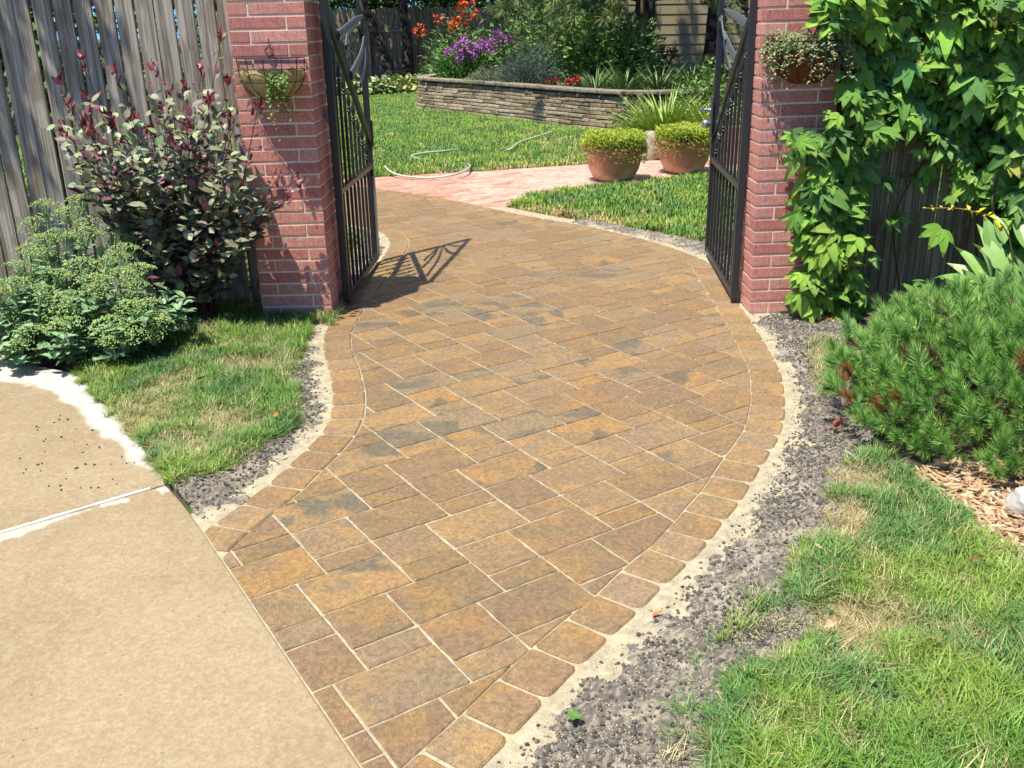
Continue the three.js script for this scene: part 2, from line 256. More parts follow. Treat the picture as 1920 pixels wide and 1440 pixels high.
// soldier course of rounded border stones along both edges
const border = settingGroup('path_border', 'single row of rounded tan border stones edging the path');
function borderRow(C, side, phase) {
  const I = offsetLine(C, side * DEPTH), L = [0]; for (let i = 1; i < C.length; i++) L.push(L[i - 1] + Math.hypot(C[i][0] - C[i - 1][0], C[i][1] - C[i - 1][1]));
  const pick2 = (A, s) => { let i = 1; while (i < L.length - 1 && L[i] < s) i++; const t = clamp((s - L[i - 1]) / (L[i] - L[i - 1])); return [lerp(A[i - 1][0], A[i][0], t), lerp(A[i - 1][1], A[i][1], t)]; };
  for (let s = phase; s < L[L.length - 1] - 0.15; s += 0.1445) {
    const w = 0.1445, gap = 0.0045, s0 = s + gap + rr(0, 0.002), s1 = s + w - gap;
    let P = [pick2(C, s0), pick2(C, s1), pick2(I, s1), pick2(I, s0)], r = [rr(0.022, 0.036), rr(0.022, 0.036), 0.012, 0.012];
    if (areaOf(P) < 0) { P.reverse(); r.reverse(); }
    const clipped = clipConvex(P, pavingHalf);
    if (clipped.length < 3 || Math.abs(areaOf(clipped)) < 0.0008) continue;
    const whole = Math.abs(areaOf(clipped)) > Math.abs(areaOf(P)) * 0.99;
    const Q = whole ? roundPoly(P, r) : dedupe(clipped, 0.006);
    const c = P[0], far = c[1] < -8.5;
    mesh('border_stone', slab(wander(Q, 0.06, 0.0008), -0.045, rr(0.0005, 0.003), 0.006, [rr(0, 9), rr(0, 9)], [rr(-0.008, 0.008), rr(-0.008, 0.008)]), pick(borderMats), border);
  }
}
borderRow(cR, 1, 0.05); borderRow(cL, -1, 0.03);

// sand: between the pavers and spilled along both edges
{
  const ragged = (C, d) => offsetLine(C, d).map((p, i) => { const k = (vnoise(i * 0.35, d * 9) - 0.5) * 0.07; return [p[0] + k, p[1] + k]; });
  const P = ccw([...ragged(cR, -0.15), ...ragged(cL, 0.14).reverse()]);
  setting('sand', sheet(ccw(clipConvex(P, ccw(half(0.0)))), -0.0045), sandMat, 'pale jointing sand between pavers and spilled along the path edges');
}
const distTo = (p, C) => { let b = 1e9; for (let i = 0; i < C.length; i += 2) { const d = (p[0] - C[i][0]) ** 2 + (p[1] - C[i][1]) ** 2; if (d < b) b = d; } return Math.sqrt(b); };
const soilH = (x, z, d) => -0.016 + 0.024 * sm(0.0, 0.14, d + (fbm(x * 9, z * 9, 4096, 3) - 0.5) * 0.16) + (fbm(x * 45 + 7, z * 45, 4096, 3) - 0.5) * 0.024;
function soil(name, label, P, C, step, clods) {
  const xs = P.map((p) => p[0]), zs = P.map((p) => p[1]), x0 = Math.min(...xs), x1 = Math.max(...xs), z0 = Math.min(...zs), z1 = Math.max(...zs), nx = Math.ceil((x1 - x0) / step), nz = Math.ceil((z1 - z0) / step), pos = [], col = [], idx = [];
  for (let j = 0; j <= nz; j++) for (let i = 0; i <= nx; i++) {
    const x = x0 + i * step, z = z0 + j * step, d = distTo([x, z], C), s = fbm(x * 14 + 3, z * 14, 4096, 4), speck = hash(i + 977, j + 313);
    pos.push(x, soilH(x, z, d), z);
    const sandy = clamp(sm(0.5, 0.68, s) * 0.8 + (speck > 0.72 ? 0.6 : 0)) * (speck > 0.3 ? 1 : 0.3), dark = 0.8 + 0.5 * hash(i, j);
    col.push(...mix3([0.13 * dark, 0.108 * dark, 0.084 * dark], [0.44, 0.37, 0.26], sandy * 0.75));
  }
  for (let j = 0; j < nz; j++) for (let i = 0; i < nx; i++) { if (!inPoly([x0 + (i + 0.5) * step, z0 + (j + 0.5) * step], P)) continue; const a = j * (nx + 1) + i, b = a + nx + 1; idx.push(a, b, a + 1, a + 1, b, b + 1); }
  const g = new THREE.BufferGeometry(); g.setAttribute('position', new THREE.Float32BufferAttribute(pos, 3)); g.setAttribute('color', new THREE.Float32BufferAttribute(col, 3)); g.setIndex(idx); g.computeVertexNormals();
  setting(name, g, vcol, label);
  const lump = new THREE.IcosahedronGeometry(1, 0), lp = lump.attributes.position; for (let i = 0; i < lp.count; i++) { const k = 1 + (hash(Math.round(lp.getX(i) * 50) + 99, Math.round(lp.getY(i) * 50 + lp.getZ(i) * 131)) - 0.5) * 0.6; lp.setXYZ(i, lp.getX(i) * k, lp.getY(i) * k * 0.75, lp.getZ(i) * k); } lump.computeVertexNormals();
  const im = shade(new THREE.InstancedMesh(lump, M({ color: '#ffffff', roughness: 1 }), clods)), m4 = new THREE.Matrix4(), q = new THREE.Quaternion(), c = new THREE.Color(); im.name = numbered('soil_clods'); let n = 0;
  for (let t = 0; t < clods * 60 && n < clods; t++) { const x = rr(x0, x1), z = rr(z0, z1); if (!inPoly([x, z], P)) continue; const d = distTo([x, z], C); if (d < 0.03 || rnd() > (0.3 + 0.7 * sm(0.35, 0.6, fbm(x * 7 + 2, z * 7, 4096, 3))) * sm(0.0, 0.12, d) + 0.03) continue; const pale = rnd() < 0.42, r = pale ? rr(0.0012, 0.0026) : 0.0015 + 0.0058 * rnd() ** 5; q.setFromAxisAngle(randDir(), rr(0, 6)); im.setMatrixAt(n, m4.compose(V(x, Math.max(soilH(x, z, d), -0.006) + r * 0.3, z), q, V(r, r, r))); const k = rr(0.6, 1.3); if (pale) c.setRGB(0.5 * k, 0.43 * k, 0.31 * k); else c.setRGB(0.115 * k, 0.096 * k, 0.077 * k); im.setColorAt(n, c); n++; }
  im.count = n; im.userData = { kind: 'stuff', label: label + ', crumbled into small clods' }; scene.add(im);
}
const P2 = (...l) => l.map((p) => px(...p));
const soilRight = ccw([...cR.filter((p) => p[1] > -4.9 && p[1] < -1.35), ...P2([1420, 590], [1600, 600], [1620, 650], [1640, 800], [1620, 900], [1560, 1010], [1560, 1130], [1420, 1300], [1400, 1460], [1300, 1600], [1000, 1600])].map((p) => p));
soil('soil_strip', 'dark crumbly soil mixed with sand beside the pine shrub', soilRight, cR, 0.0085, 34000);
const soilLeft = ccw([...cL.filter((p) => p[1] > -4.85 && p[1] < -2.55), ...P2([560, 585], [520, 640], [520, 760], [420, 860], [330, 880], [325, 915], [385, 985])]);
soil('soil_strip', 'dark crumbly soil mixed with sand beside the concrete driveway', soilLeft, cL, 0.0085, 12000);
const soilBackR = [[1.6, -5.25], [1.3, -5.25], ...cR.filter((p) => p[1] < -5.3 && p[1] > -7.4), [0.62, -7.42], [0.9, -7.1], [1.2, -6.75], [1.45, -6.45], [1.62, -6.0]];
soil('soil_strip', 'grey soil between the path and the lawn behind the gate', ccw(soilBackR), cR, 0.014, 900);
const soilBackL = [...cL.filter((p) => p[1] < -5.3 && p[1] > -7.5), [-1.4, -7.45], [-1.1, -6.9], [-1.05, -6.2], [-1.12, -5.35]];
soil('soil_strip', 'grey soil at the inside bend of the path', ccw(soilBackL), cL, 0.014, 700);

// ---------- concrete driveway: two slabs and the joint between ----------
{
  const L = 4.2, X0 = -4.2, Z0 = -4.75;
  const edge = P2([-200, 640], [0, 672], [140, 700], [240, 815], [310, 905]), wide = [0.27, 0.24, 0.17, 0.06, 0.015];
  const j0 = px(0, 1000), j1 = px(310, 909), jd = [j1[0] - j0[0], j1[1] - j0[1]], jl = Math.hypot(...jd);
  const map = tex(1536, 1536, (u, v) => {
    const x = X0 + u * L, z = Z0 + v * L, big = fbm(x * 3, z * 3, 4096, 4), mid = fbm(x * 22, z * 22, 4096, 3), fine = hash(Math.floor(u * 1536), Math.floor(v * 1536)), f2 = vnoise(u * 520, v * 520);
    let c = mix3([159, 137, 102], [170, 148, 113], sm(0.25, 0.75, big)); c = mix3(c, [178, 158, 127], sm(0.45, 0.7, mid) * 0.25); c = mix3(c, [190, 172, 141], sm(0.52, 0.66, fbm(x * 90 + 9, z * 90, 4096, 2)) * 0.22);
    let best = 1e9, w = 0;
    for (let i = 0; i < edge.length - 1; i++) { const [a, b] = [edge[i], edge[i + 1]], t = clamp(((x - a[0]) * (b[0] - a[0]) + (z - a[1]) * (b[1] - a[1])) / ((b[0] - a[0]) ** 2 + (b[1] - a[1]) ** 2)), d = Math.hypot(x - lerp(a[0], b[0], t), z - lerp(a[1], b[1], t)); if (d < best) { best = d; w = lerp(wide[i], wide[i + 1], t); } }
    c = mix3(c, [208, 200, 184], sm(0.02, -0.02, best - w - (fbm(x * 8, z * 8, 4096, 4) - 0.5) * 0.09));
    const js = ((x - j0[0]) * jd[0] + (z - j0[1]) * jd[1]) / jl, jo = ((x - j0[0]) * -jd[1] + (z - j0[1]) * jd[0]) / jl;
    if (js < jl + 0.02) c = mix3(c, [208, 200, 184], sm(0.5, 0.62, fbm(x * 12 + 4, z * 12, 4096, 4) + 0.3 - Math.abs(jo - 0.02) * 8 - Math.max(0, js - 0.1) * 0.5) * 0.8);
    if (hash(Math.floor(u * 760), Math.floor(v * 760) + 55) > 0.9985) c = mix3(c, [120, 96, 66], 0.7);
    const s = 0.94 + (fine - 0.5) * 0.12 + (f2 - 0.5) * 0.1; return [c[0] * s, c[1] * s, c[2] * s];
  });
  map.repeat.set(1 / L, 1 / L); map.offset.set(-X0 / L, -Z0 / L);
  const cm = M({ map, bumpMap: bumpAt(3), bumpScale: 0.0015, roughness: 0.9 });
  const drv = settingGroup('driveway', 'tan exposed concrete driveway in two slabs');
  const out = [j0[0] - jd[0] * 3, j0[1] - jd[1] * 3], nrm = [-jd[1] / jl, jd[0] / jl];
  const sh = (p, k) => [p[0] + nrm[0] * k, p[1] + nrm[1] * k];
  mesh('slab', slab(ccw([sh(out, -0.006), sh(j1, -0.006), ...P2([305, 890], [240, 800], [185, 735], [140, 700], [60, 684], [0, 671], [-300, 630]), [-4.2, -4.7], [-4.2, -2]]), -0.1, 0.001, 0.004), cm, drv);
  mesh('slab', slab(ccw([sh(out, 0.006), sh(j1, 0.006), px(340, 942), px(372, 985), [drive1[0], drive1[1]], [drive1[0] + du[0] * 2.5, drive1[1] + du[1] * 2.5], [-4.2, 1.2]]), -0.1, 0.002, 0.004), cm, drv);
  const line = []; for (let i = 0; i <= 30; i++) line.push([lerp(j0[0] - jd[0] * 1.5, j0[0] + jd[0] * 0.9, i / 30), lerp(j0[1] - jd[1] * 1.5, j0[1] + jd[1] * 0.9, i / 30)]);
  const lo = line.map((p, i) => sh(p, -0.004 - 0.005 * hash(i, 3))), hi = line.map((p, i) => sh(p, 0.004 + 0.005 * hash(i, 9) * (1 - i / 34))).reverse();
  mesh('joint_filler', slab(ccw([...lo, ...hi]), -0.03, 0.0045, 0), M({ color: '#e9e6de', roughness: 0.9 }), drv);
}

// ---------- brick gate pillars ----------
const PW = 0.372, PITCH = 0.0627, BL = 0.272, BW = 0.093, BH = 0.053;
function pillar(label, x, z, lean, bloom, turn) {
  const t = thing('brick_pillar', label, 'pillar', [x, 0, z]); t.rotation.set(0, turn, lean);
  const long = new RoundedBoxGeometry(BL, BH, BW, 1, 0.004);
  const N = 26, core = mesh('mortar', new THREE.BoxGeometry(PW - 0.008, N * PITCH + 0.03, PW - 0.008).translate(0, N * PITCH / 2 - 0.02, 0), mortarMat, t);
  for (let k = 0; k < N; k++) {
    const y = (k + 0.5) * PITCH, m = k % 2 ? 1 : -1, o = (PW - BW) / 2, s = (PW - BL) / 2;
    for (const [px2, pz, r] of [[-s * m, o, 0], [o, s * m, 1], [s * m, -o, 2], [-o, -s * m, 3]]) {
      const b = mesh('brick', long, bloom(k, r), t); b.position.set(px2, y, pz); b.rotation.y = r * Math.PI / 2 + rr(-0.004, 0.004); b.position.addScaledVector(V([0, 1, 0, -1][r], 0, [1, 0, -1, 0][r]), rr(-0.001, 0.002));
    }
  }
  return t;
}
const LPX = -0.950 - PW / 2, LPZ = -4.868 - PW / 2, RPX = 1.262 + PW / 2, RPZ = -4.822 - PW / 2;
pillar('red brick gate pillar beside the purple leaved shrub, with a coir basket', LPX, LPZ, 0.006, (k, r) => k < 9 && rnd() < 0.6 ? brickMats[pick([3, 3, 4])] : brickMats[pick([0, 0, 1, 2, 4])], 0.0);
pillar('red brick gate pillar half covered by the green creeper', RPX, RPZ, 0.018, (k, r) => r === 3 ? brickMats[pick([3, 4, 4, 2])] : rnd() < 0.25 ? brickMats[pick([3, 4])] : brickMats[pick([0, 1, 1, 2])], 0.0);

// ---------- wrought iron gates ----------
function gate(label, hx, hz, sx, sz, fittings) {
  const L = Math.hypot(sx - hx, sz - hz), t = thing('iron_gate', label, 'gate', [hx, 0, hz]); t.rotation.y = Math.atan2(-(sz - hz), sx - hx);   // local x from the hinge to the latch stile
  const N = V(0, 0, 1), B = (n, a, b, w, d, m = ironMat) => mesh(n, bar(V(...a), V(...b), w, d, N), m, t);
  B('hinge_stile', [0, 0.02, 0], [0, 1.66, 0], 0.04, 0.04);
  B('latch_stile', [L, 0.035, 0], [L, 2.25, 0], 0.036, 0.036);
  B('bottom_rail', [0, 0.045, 0.001], [L, 0.045, 0.001], 0.04, 0.03);
  B('middle_rail', [0.02, 0.625, 0.001], [L - 0.018, 0.625, 0.001], 0.034, 0.03);
  const D = (s) => 1.52 - 0.73 * s / L;
  B('diagonal_brace', [0.005, D(0), 0.004], [L - 0.005, D(L), 0.004], 0.05, 0.024);
  B('top_rail', [0.0, 1.63, 0.002], [L, 2.235, 0.002], 0.045, 0.024);
  const spear = new THREE.LatheGeometry([[0, 0.125], [0.004, 0.11], [0.011, 0.075], [0.013, 0.06], [0.007, 0.035], [0.007, 0.032], [0.015, 0.031], [0.015, 0.024], [0.008, 0.022], [0.008, 0.014], [0.015, 0.013], [0.015, 0.005], [0.009, 0.003], [0.008, -0.01]].map((p) => new THREE.Vector2(...p)), 8);
  for (let i = 1; i < 9; i++) {
    const s = L * i / 9, top = Math.max(0.66, D(s) - 0.2 + 0.02 * (i % 2));
    const p = B('picket', [s, 0.06, 0], [s, top, 0], 0.016, 0.016); const f = mesh('spear_head', spear, ironMat, t); f.position.set(s, top, 0);
  }
  // strap leaves that fan out from a hub on the latch stile
  const strap = (pts, w0, w1, m) => {
    const C = spline(pts.map((p) => V(...p)), 10), pos = [], idx = [];
    C.forEach((p, i) => { const q = C[Math.min(10, i + 1)].clone().sub(C[Math.max(0, i - 1)]).normalize(), sd = V(-q.y, q.x, 0).normalize(), w = lerp(w0, w1, Math.min(1, i / 4)) / 2, b = 0.3 * w; for (const [k, dz] of [[-1, 0.003], [0, 0.003 + b], [1, 0.003], [1, -0.003], [-1, -0.003]]) pos.push(p.x + sd.x * w * k, p.y + sd.y * w * k, p.z + dz); });
    for (let i = 0; i < 10; i++) for (let k = 0; k < 5; k++) { const a = i * 5 + k, b = i * 5 + (k + 1) % 5; idx.push(a, b, a + 5, b, b + 5, a + 5); }
    const g = new THREE.BufferGeometry(); g.setAttribute('position', new THREE.Float32BufferAttribute(pos, 3)); g.setIndex(idx); g.computeVertexNormals(); return mesh('strap_leaf', g.toNonIndexed(), m || ironMat, t);
  };
  const h = 1.44, lm = M({ color: '#7d8488', roughness: 0.3 });  // straps are black paint; the pale grey is sky glare put into the colour
  strap([[L - 0.01, h + 0.07, 0.014], [L - 0.4, h + 0.03, 0.03], [0.2, D(0.2) + 0.03, 0.02]], 0.014, 0.05, lm);
  strap([[L - 0.01, h - 0.04, 0.014], [L - 0.22, h - 0.14, 0.03], [0.48, D(0.48) + 0.02, 0.02]], 0.012, 0.055, lm);
  strap([[L - 0.01, h + 0.02, -0.012], [L - 0.18, h + 0.0, -0.02], [L - 0.3, h - 0.04, -0.03], [L - 0.4, h - 0.1, -0.025]], 0.01, 0.03, lm);
  strap([[L - 0.005, h - 0.1, 0.016], [L - 0.12, h - 0.2, 0.03], [0.74, D(0.74) + 0.14, 0.02]], 0.01, 0.034, lm);
  strap([[L - 0.01, h + 0.1, 0.014], [L - 0.2, h + 0.2, 0.03], [L - 0.42, 1.98, 0.02]], 0.012, 0.045, lm);
  strap([[L - 0.01, h + 0.2, 0.014], [L - 0.1, h + 0.4, 0.03], [L - 0.16, 2.1, 0.02]], 0.012, 0.045, lm);
  mesh('hub', new THREE.SphereGeometry(0.035, 12, 8).scale(1, 1.3, 0.6).translate(L - 0.02, h, 0), ironMat, t);
  return { t, L };
}
const G1 = gate('black iron gate leaf swung open against the pillar with the coir basket', -0.908, -5.10, -0.873, -6.112);
const G2 = gate('black iron gate leaf with a silver handle, open beside the creeper pillar', 1.222, -5.02, 1.30, -6.14);
{
  const hinge = (G, y, side, m) => { const h = mesh('hinge_pin', merge([new THREE.CylinderGeometry(0.011, 0.011, 0.09, 8).rotateX(Math.PI / 2).translate(0, 0, side * 0.05), new THREE.CylinderGeometry(0.024, 0.024, 0.008, 10).rotateX(Math.PI / 2).translate(0, 0, side * 0.075), new THREE.BoxGeometry(0.026, 0.07, 0.02).translate(0, 0, side * 0.022)]), m, G.t); h.position.set(-0.004, y, 0); };
  hinge(G1, 0.18, -1, M({ color: '#6f7376', roughness: 0.5, metalness: 0.6 })); hinge(G1, 1.02, -1, M({ color: '#6f7376', roughness: 0.5, metalness: 0.6 }));
  hinge(G2, 0.25, 1, rustMat); hinge(G2, 1.02, 1, rustMat);
  mesh('lock_keeper', new RoundedBoxGeometry(0.016, 0.16, 0.05, 1, 0.003).translate(G1.L + 0.024, 0.82, 0), ironMat, G1.t);
  mesh('drop_bolt', new THREE.CylinderGeometry(0.008, 0.008, 0.5, 8).translate(G1.L - 0.05, 0.32, 0.024), steelMat, G1.t);
  mesh('lock_plate', new RoundedBoxGeometry(0.07, 0.22, 0.012, 1, 0.003).translate(G2.L - 0.005, 0.9, -0.026), M({ color: '#5d6164', roughness: 0.4, metalness: 0.6 }), G2.t);
  mesh('handle', merge([new THREE.CylinderGeometry(0.009, 0.009, 0.15, 10).rotateX(Math.PI / 2).translate(G2.L, 0.93, -0.02), new THREE.CylinderGeometry(0.011, 0.008, 0.11, 10).rotateZ(Math.PI / 2).translate(G2.L + 0.03, 0.93, -0.085), new THREE.SphereGeometry(0.014, 10, 8).translate(G2.L, 0.93, 0.055)]), steelMat, G2.t);
  mesh('lock_knob', new THREE.LatheGeometry([[0, 0.05], [0.02, 0.048], [0.028, 0.03], [0.024, 0.012], [0.014, 0], [0.014, -0.01]].map((p) => new THREE.Vector2(...p)), 14).rotateX(-Math.PI / 2).translate(G2.L, 0.845, -0.032), steelMat, G2.t);
}

// ---------- board fences beside the pillars ----------
const boardGeo = (w, h, d) => { const g = new RoundedBoxGeometry(w, h, d, 1, 0.003), uv = g.attributes.uv, a = rr(0, 1), b = rr(0, 1); g.translate(0, h / 2, 0); for (let i = 0; i < uv.count; i++) uv.setXY(i, uv.getX(i) * 0.8 + a, uv.getY(i) * 0.9 + b); return g; };
{
  const t = thing('board_fence', 'weathered grey board fence behind the purple leaved shrub', 'fence', [0, 0, -5.13]); t.rotation.z = 0.006;
  let x = -1.352; const H = 1.9;
  for (let k = 0; k < 15; k++) { const w = rr(0.086, 0.092), b = mesh('board', boardGeo(w, H + rr(-0.02, 0.02), 0.018), pick(boardMats), t); b.position.set(x - w / 2, 0.03, rr(-0.003, 0.003)); b.rotation.z = rr(-0.004, 0.004); x -= w + rr(0.007, 0.016); }
  for (const y of [0.35, 1.0, 1.62]) mesh('rail', new RoundedBoxGeometry(1.75, 0.085, 0.036, 1, 0.004).translate(-2.15, y, -0.03), pick(boardMats), t);
  for (const px3 of [-1.36, -2.95]) mesh('post', new RoundedBoxGeometry(0.088, 1.86, 0.088, 1, 0.004).translate(px3, 0.93, -0.095), pick(boardMats), t);
  const r = thing('board_fence', 'brown board fence overgrown with green creeper', 'fence', [0, 0, -5.06]); r.rotation.z = 0.006;
  x = 1.665;
  for (let k = 0; k < 20; k++) { const w = rr(0.084, 0.092), b = mesh('board', boardGeo(w, 1.85 + rr(-0.02, 0.02), 0.018), pick(brownBoardMats), r); b.position.set(x + w / 2, 0.03, rr(-0.003, 0.003)); b.rotation.z = rr(-0.005, 0.005); x += w + rr(0.0015, 0.004); }
  for (const y of [0.35, 1.0, 1.62]) mesh('rail', new RoundedBoxGeometry(2.0, 0.085, 0.036, 1, 0.004).translate(2.65, y, -0.03), pick(brownBoardMats), r);
  for (const px3 of [1.72, 3.6]) mesh('post', new RoundedBoxGeometry(0.088, 1.83, 0.088, 1, 0.004).translate(px3, 0.92, -0.095), pick(brownBoardMats), r);
  // pale lap siding just visible past the end of the grey fence
  const s = thing('garage_wall', 'pale grey lap sided wall past the end of the grey board fence', 'wall', [0, 0, -5.6]);
  const sm1 = M({ color: '#b9b4a6', roughness: 0.7 });
  for (let k = 0; k < 22; k++) { const b = mesh('siding_board', new RoundedBoxGeometry(2.2, 0.112, 0.014, 1, 0.003), sm1, s); b.position.set(-4.15, 0.06 + k * 0.1, 0); b.rotation.x = -0.12; }
  mesh('wall_core', new THREE.BoxGeometry(2.2, 2.3, 0.1).translate(-4.15, 1.15, -0.07), sm1, s); mesh('corner_trim', new RoundedBoxGeometry(0.06, 2.3, 0.05, 1, 0.004).translate(-3.05, 1.15, 0.0), M({ color: '#d6d2c8' }), s);
}

// ---------- lawns ----------
function tuftGeo(n, h, w, spread, bend) {
  const pos = [];
  for (let i = 0; i < n; i++) {
    const a = rr(0, 6.283), r = spread * Math.sqrt(rnd()), x = Math.cos(a) * r, z = Math.sin(a) * r, b = rr(0, 6.283), L = h * rr(0.55, 1.15), k = bend * rr(0.4, 1.5), fx = Math.cos(b), fz = Math.sin(b), sx = -fz * w / 2, sz = fx * w / 2;
    const P = (t) => [x + fx * k * L * t * t, L * t * (1 - 0.25 * k * t), z + fz * k * L * t * t], p0 = P(0), p1 = P(0.55), p2 = P(1);
    const l = (p, s) => [p[0] + sx * s, p[1], p[2] + sz * s];
    pos.push(...l(p0, -1), ...l(p0, 1), ...l(p1, -0.8), ...l(p0, 1), ...l(p1, 0.8), ...l(p1, -0.8), ...l(p1, -0.8), ...l(p1, 0.8), ...p2);
  }
  const g = new THREE.BufferGeometry(); g.setAttribute('position', new THREE.Float32BufferAttribute(pos, 3)); g.computeVertexNormals(); return g;
}
const grassMat = M({ color: '#ffffff', roughness: 0.55 });
const lawnMat = M({ map: onMetres(tex(512, 512, (u, v) => { const n = fbm(u * 32, v * 32, 32, 4), f = vnoise(u * 200, v * 200, 200), s = 0.7 + f * 0.6; return mix3([70 * s, 82 * s, 34 * s], [120 * s, 104 * s, 60 * s], sm(0.45, 0.65, n)); }), 1.2), roughness: 1 });
function lawn(label, P, { count, geos, dry = () => 0, hgt = 1, avoid, thin = () => 0, base = true, edge = 0, tint = [1, 1, 1], dryN = 0.3 }) {
  if (base) setting('lawn', sheet(ccw(P), base === true ? -0.012 : base), lawnMat, label);
  const xs = P.map((p) => p[0]), zs = P.map((p) => p[1]), x0 = Math.min(...xs) - edge, x1 = Math.max(...xs) + edge, z0 = Math.min(...zs) - edge, z1 = Math.max(...zs) + edge, per = count, m4 = new THREE.Matrix4(), q = new THREE.Quaternion(), c = new THREE.Color();
  [geos[0]].forEach((g) => {
    const im = shade(new THREE.InstancedMesh(g, grassMat, per)); im.name = numbered('grass'); let n = 0;
    for (let t = 0; t < per * 40 && n < per; t++) {
      const x = rr(x0, x1), z = rr(z0, z1), jx = edge * (vnoise(x * 26, z * 26) - 0.5) * 2, jz = edge * (vnoise(x * 26 + 50, z * 26) - 0.5) * 2;
      if (!inPoly([x + jx, z + jz], P) || rnd() < thin(x, z) || (avoid && avoid(x, z))) continue;
      const big = fbm(x * 2.2, z * 2.2, 4096, 3), mid = fbm(x * 9 + 4, z * 9, 4096, 3), d = clamp(dry(x, z) + sm(0.56, 0.72, mid) * dryN);
      let col = mix3([0.13, 0.265, 0.032], [0.22, 0.335, 0.045], sm(0.4, 0.6, big)); col = mix3(col, [0.085, 0.215, 0.055], sm(0.5, 0.62, fbm(x * 5 + 9, z * 5, 4096, 2)) * 0.7);
      if (rnd() < d) col = mix3([0.46, 0.36, 0.16], [0.55, 0.45, 0.22], rnd()); else if (rnd() < 0.06) col = [0.3, 0.32, 0.1];
      const k = rr(0.75, 1.3) * hgt * (1 - 0.35 * d); q.setFromAxisAngle(Y1, rr(0, 6.283)); im.setMatrixAt(n, m4.compose(V(x, -0.012, z), q, V(k, k * rr(0.7, 1.2), k))); const v = rr(0.6, 1.3); im.setColorAt(n, c.setRGB(col[0] * v * tint[0], col[1] * v * tint[1], col[2] * v * tint[2])); n++;
    }
    im.count = n; im.userData = { kind: 'stuff', label: label + ', its grass blades' }; scene.add(im);
  });
}
const near = (x, z, pts, r) => { let s = 0; for (const [a, b, k] of pts) s = Math.max(s, (k || 1) * sm(r, r * 0.3, Math.hypot(x - a, z - b) + (vnoise(x * 20, z * 20) - 0.5) * r * 0.6)); return s; };
const nearTufts = [0].map(() => tuftGeo(11, 0.043, 0.0028, 0.016, 0.85));
const longTufts = [0, 1].map(() => tuftGeo(8, 0.072, 0.003, 0.016, 0.85));
const farTufts = [0, 1].map(() => tuftGeo(14, 0.06, 0.006, 0.045, 0.6));
const lawnRight = ccw(P2([1330, 1460], [1335, 1400], [1335, 1345], [1375, 1290], [1440, 1250], [1505, 1220], [1525, 1150], [1478, 1110], [1490, 1060], [1540, 985], [1562, 920], [1590, 870], [1640, 845], [1700, 900], [1790, 960], [1830, 1010], [1880, 1040], [1960, 1060], [2200, 1100], [2300, 1500], [1800, 1700], [1250, 1700]));
const drySpots = [[1600, 1170], [1580, 1185], [1560, 960], [1540, 990], [1600, 900]].map((p) => px(...p));
const dryA = (x, z) => Math.max(near(x, z, drySpots, 0.16), 0.05);
lawn('green lawn with straw patches beside the soil strip', lawnRight, { count: 44000, geos: nearTufts, dry: dryA, edge: 0.03, thin: (x, z) => near(x, z, drySpots.slice(0, 2), 0.1) * 0.4 });
lawn('longer green blades in the lawn beside the soil strip', lawnRight, { count: 5000, geos: longTufts, dry: dryA, base: false, edge: 0.02 });
const strag = ccw(P2([1320, 1220], [1470, 1190], [1480, 1100], [1420, 1120], [1300, 1250], [1240, 1440], [1300, 1440]));
lawn('stray grass shoots coming up through the soil strip', strag, { count: 90, geos: longTufts, dry: () => 0.15, base: false });
const tuftR = ccw(P2([1510, 640], [1560, 630], [1575, 700], [1540, 760], [1525, 700]));
lawn('yellowing grass tuft between soil strip and pine shrub', tuftR, { count: 420, geos: longTufts, dry: () => 0.55, base: false });
const lawnLeft = ccw(P2([143, 700], [240, 800], [305, 885], [345, 905], [405, 895], [470, 855], [535, 815], [560, 770], [545, 715], [565, 650], [575, 610], [615, 585], [560, 560], [330, 560], [290, 660], [180, 672]));
const dryL = [[300, 760], [280, 790], [360, 830], [330, 720], [430, 800], [460, 690]].map((p) => px(...p));
const dryB = (x, z) => Math.max(near(x, z, dryL, 0.2) * 0.65, 0.06);
lawn('small lawn patch between the driveway and the purple leaved shrub', lawnLeft, { count: 20000, geos: nearTufts, dry: dryB, edge: 0.03, hgt: 1.15 });
lawn('longer blades in the small lawn patch by the driveway', lawnLeft, { count: 3500, geos: longTufts, dry: dryB, edge: 0.04, base: false });
lawn('grass tuft at the foot of the pillar with the coir basket', ccw(P2([590, 600], [615, 570], [628, 590], [622, 612])), { count: 90, geos: longTufts, dry: () => 0.3, base: false, hgt: 1.3 });
const lawnBackR = ccw([[0.0, -8.12], [0.3, -7.7], [0.62, -7.42], [0.9, -7.1], [1.2, -6.75], [1.45, -6.45], [1.62, -6.0], [1.62, -5.35], [4.5, -5.3], [4.5, -10.2], [2.04, -9.74], [0.95, -9.18], [0.25, -8.72]]);
const dryC = [[0.2, -7.9], [0.4, -7.7], [0.65, -7.45], [0.8, -7.3]];
lawn('lawn behind the creeper pillar with a dry straw edge', lawnBackR, { count: 9000, geos: farTufts, dry: (x, z) => near(x, z, dryC, 0.22), dryN: 0.2, tint: [1.2, 1.15, 1], edge: 0.03 });
const lawnBack = ccw([[-7, -9.3], [-1.9, -9.75], [-1.36, -9.9], [-0.3, -10.2], [0.857, -10.6], [1.45, -10.95], [1.75, -12], [1.85, -13.2], [1.7, -13.75], [1.2, -14.3], [0.4, -15.55], [-0.6, -17.05], [-1.6, -18.5], [-1.4, -21], [-2, -23.2], [-3.1, -21.8], [-7, -20.6]]);
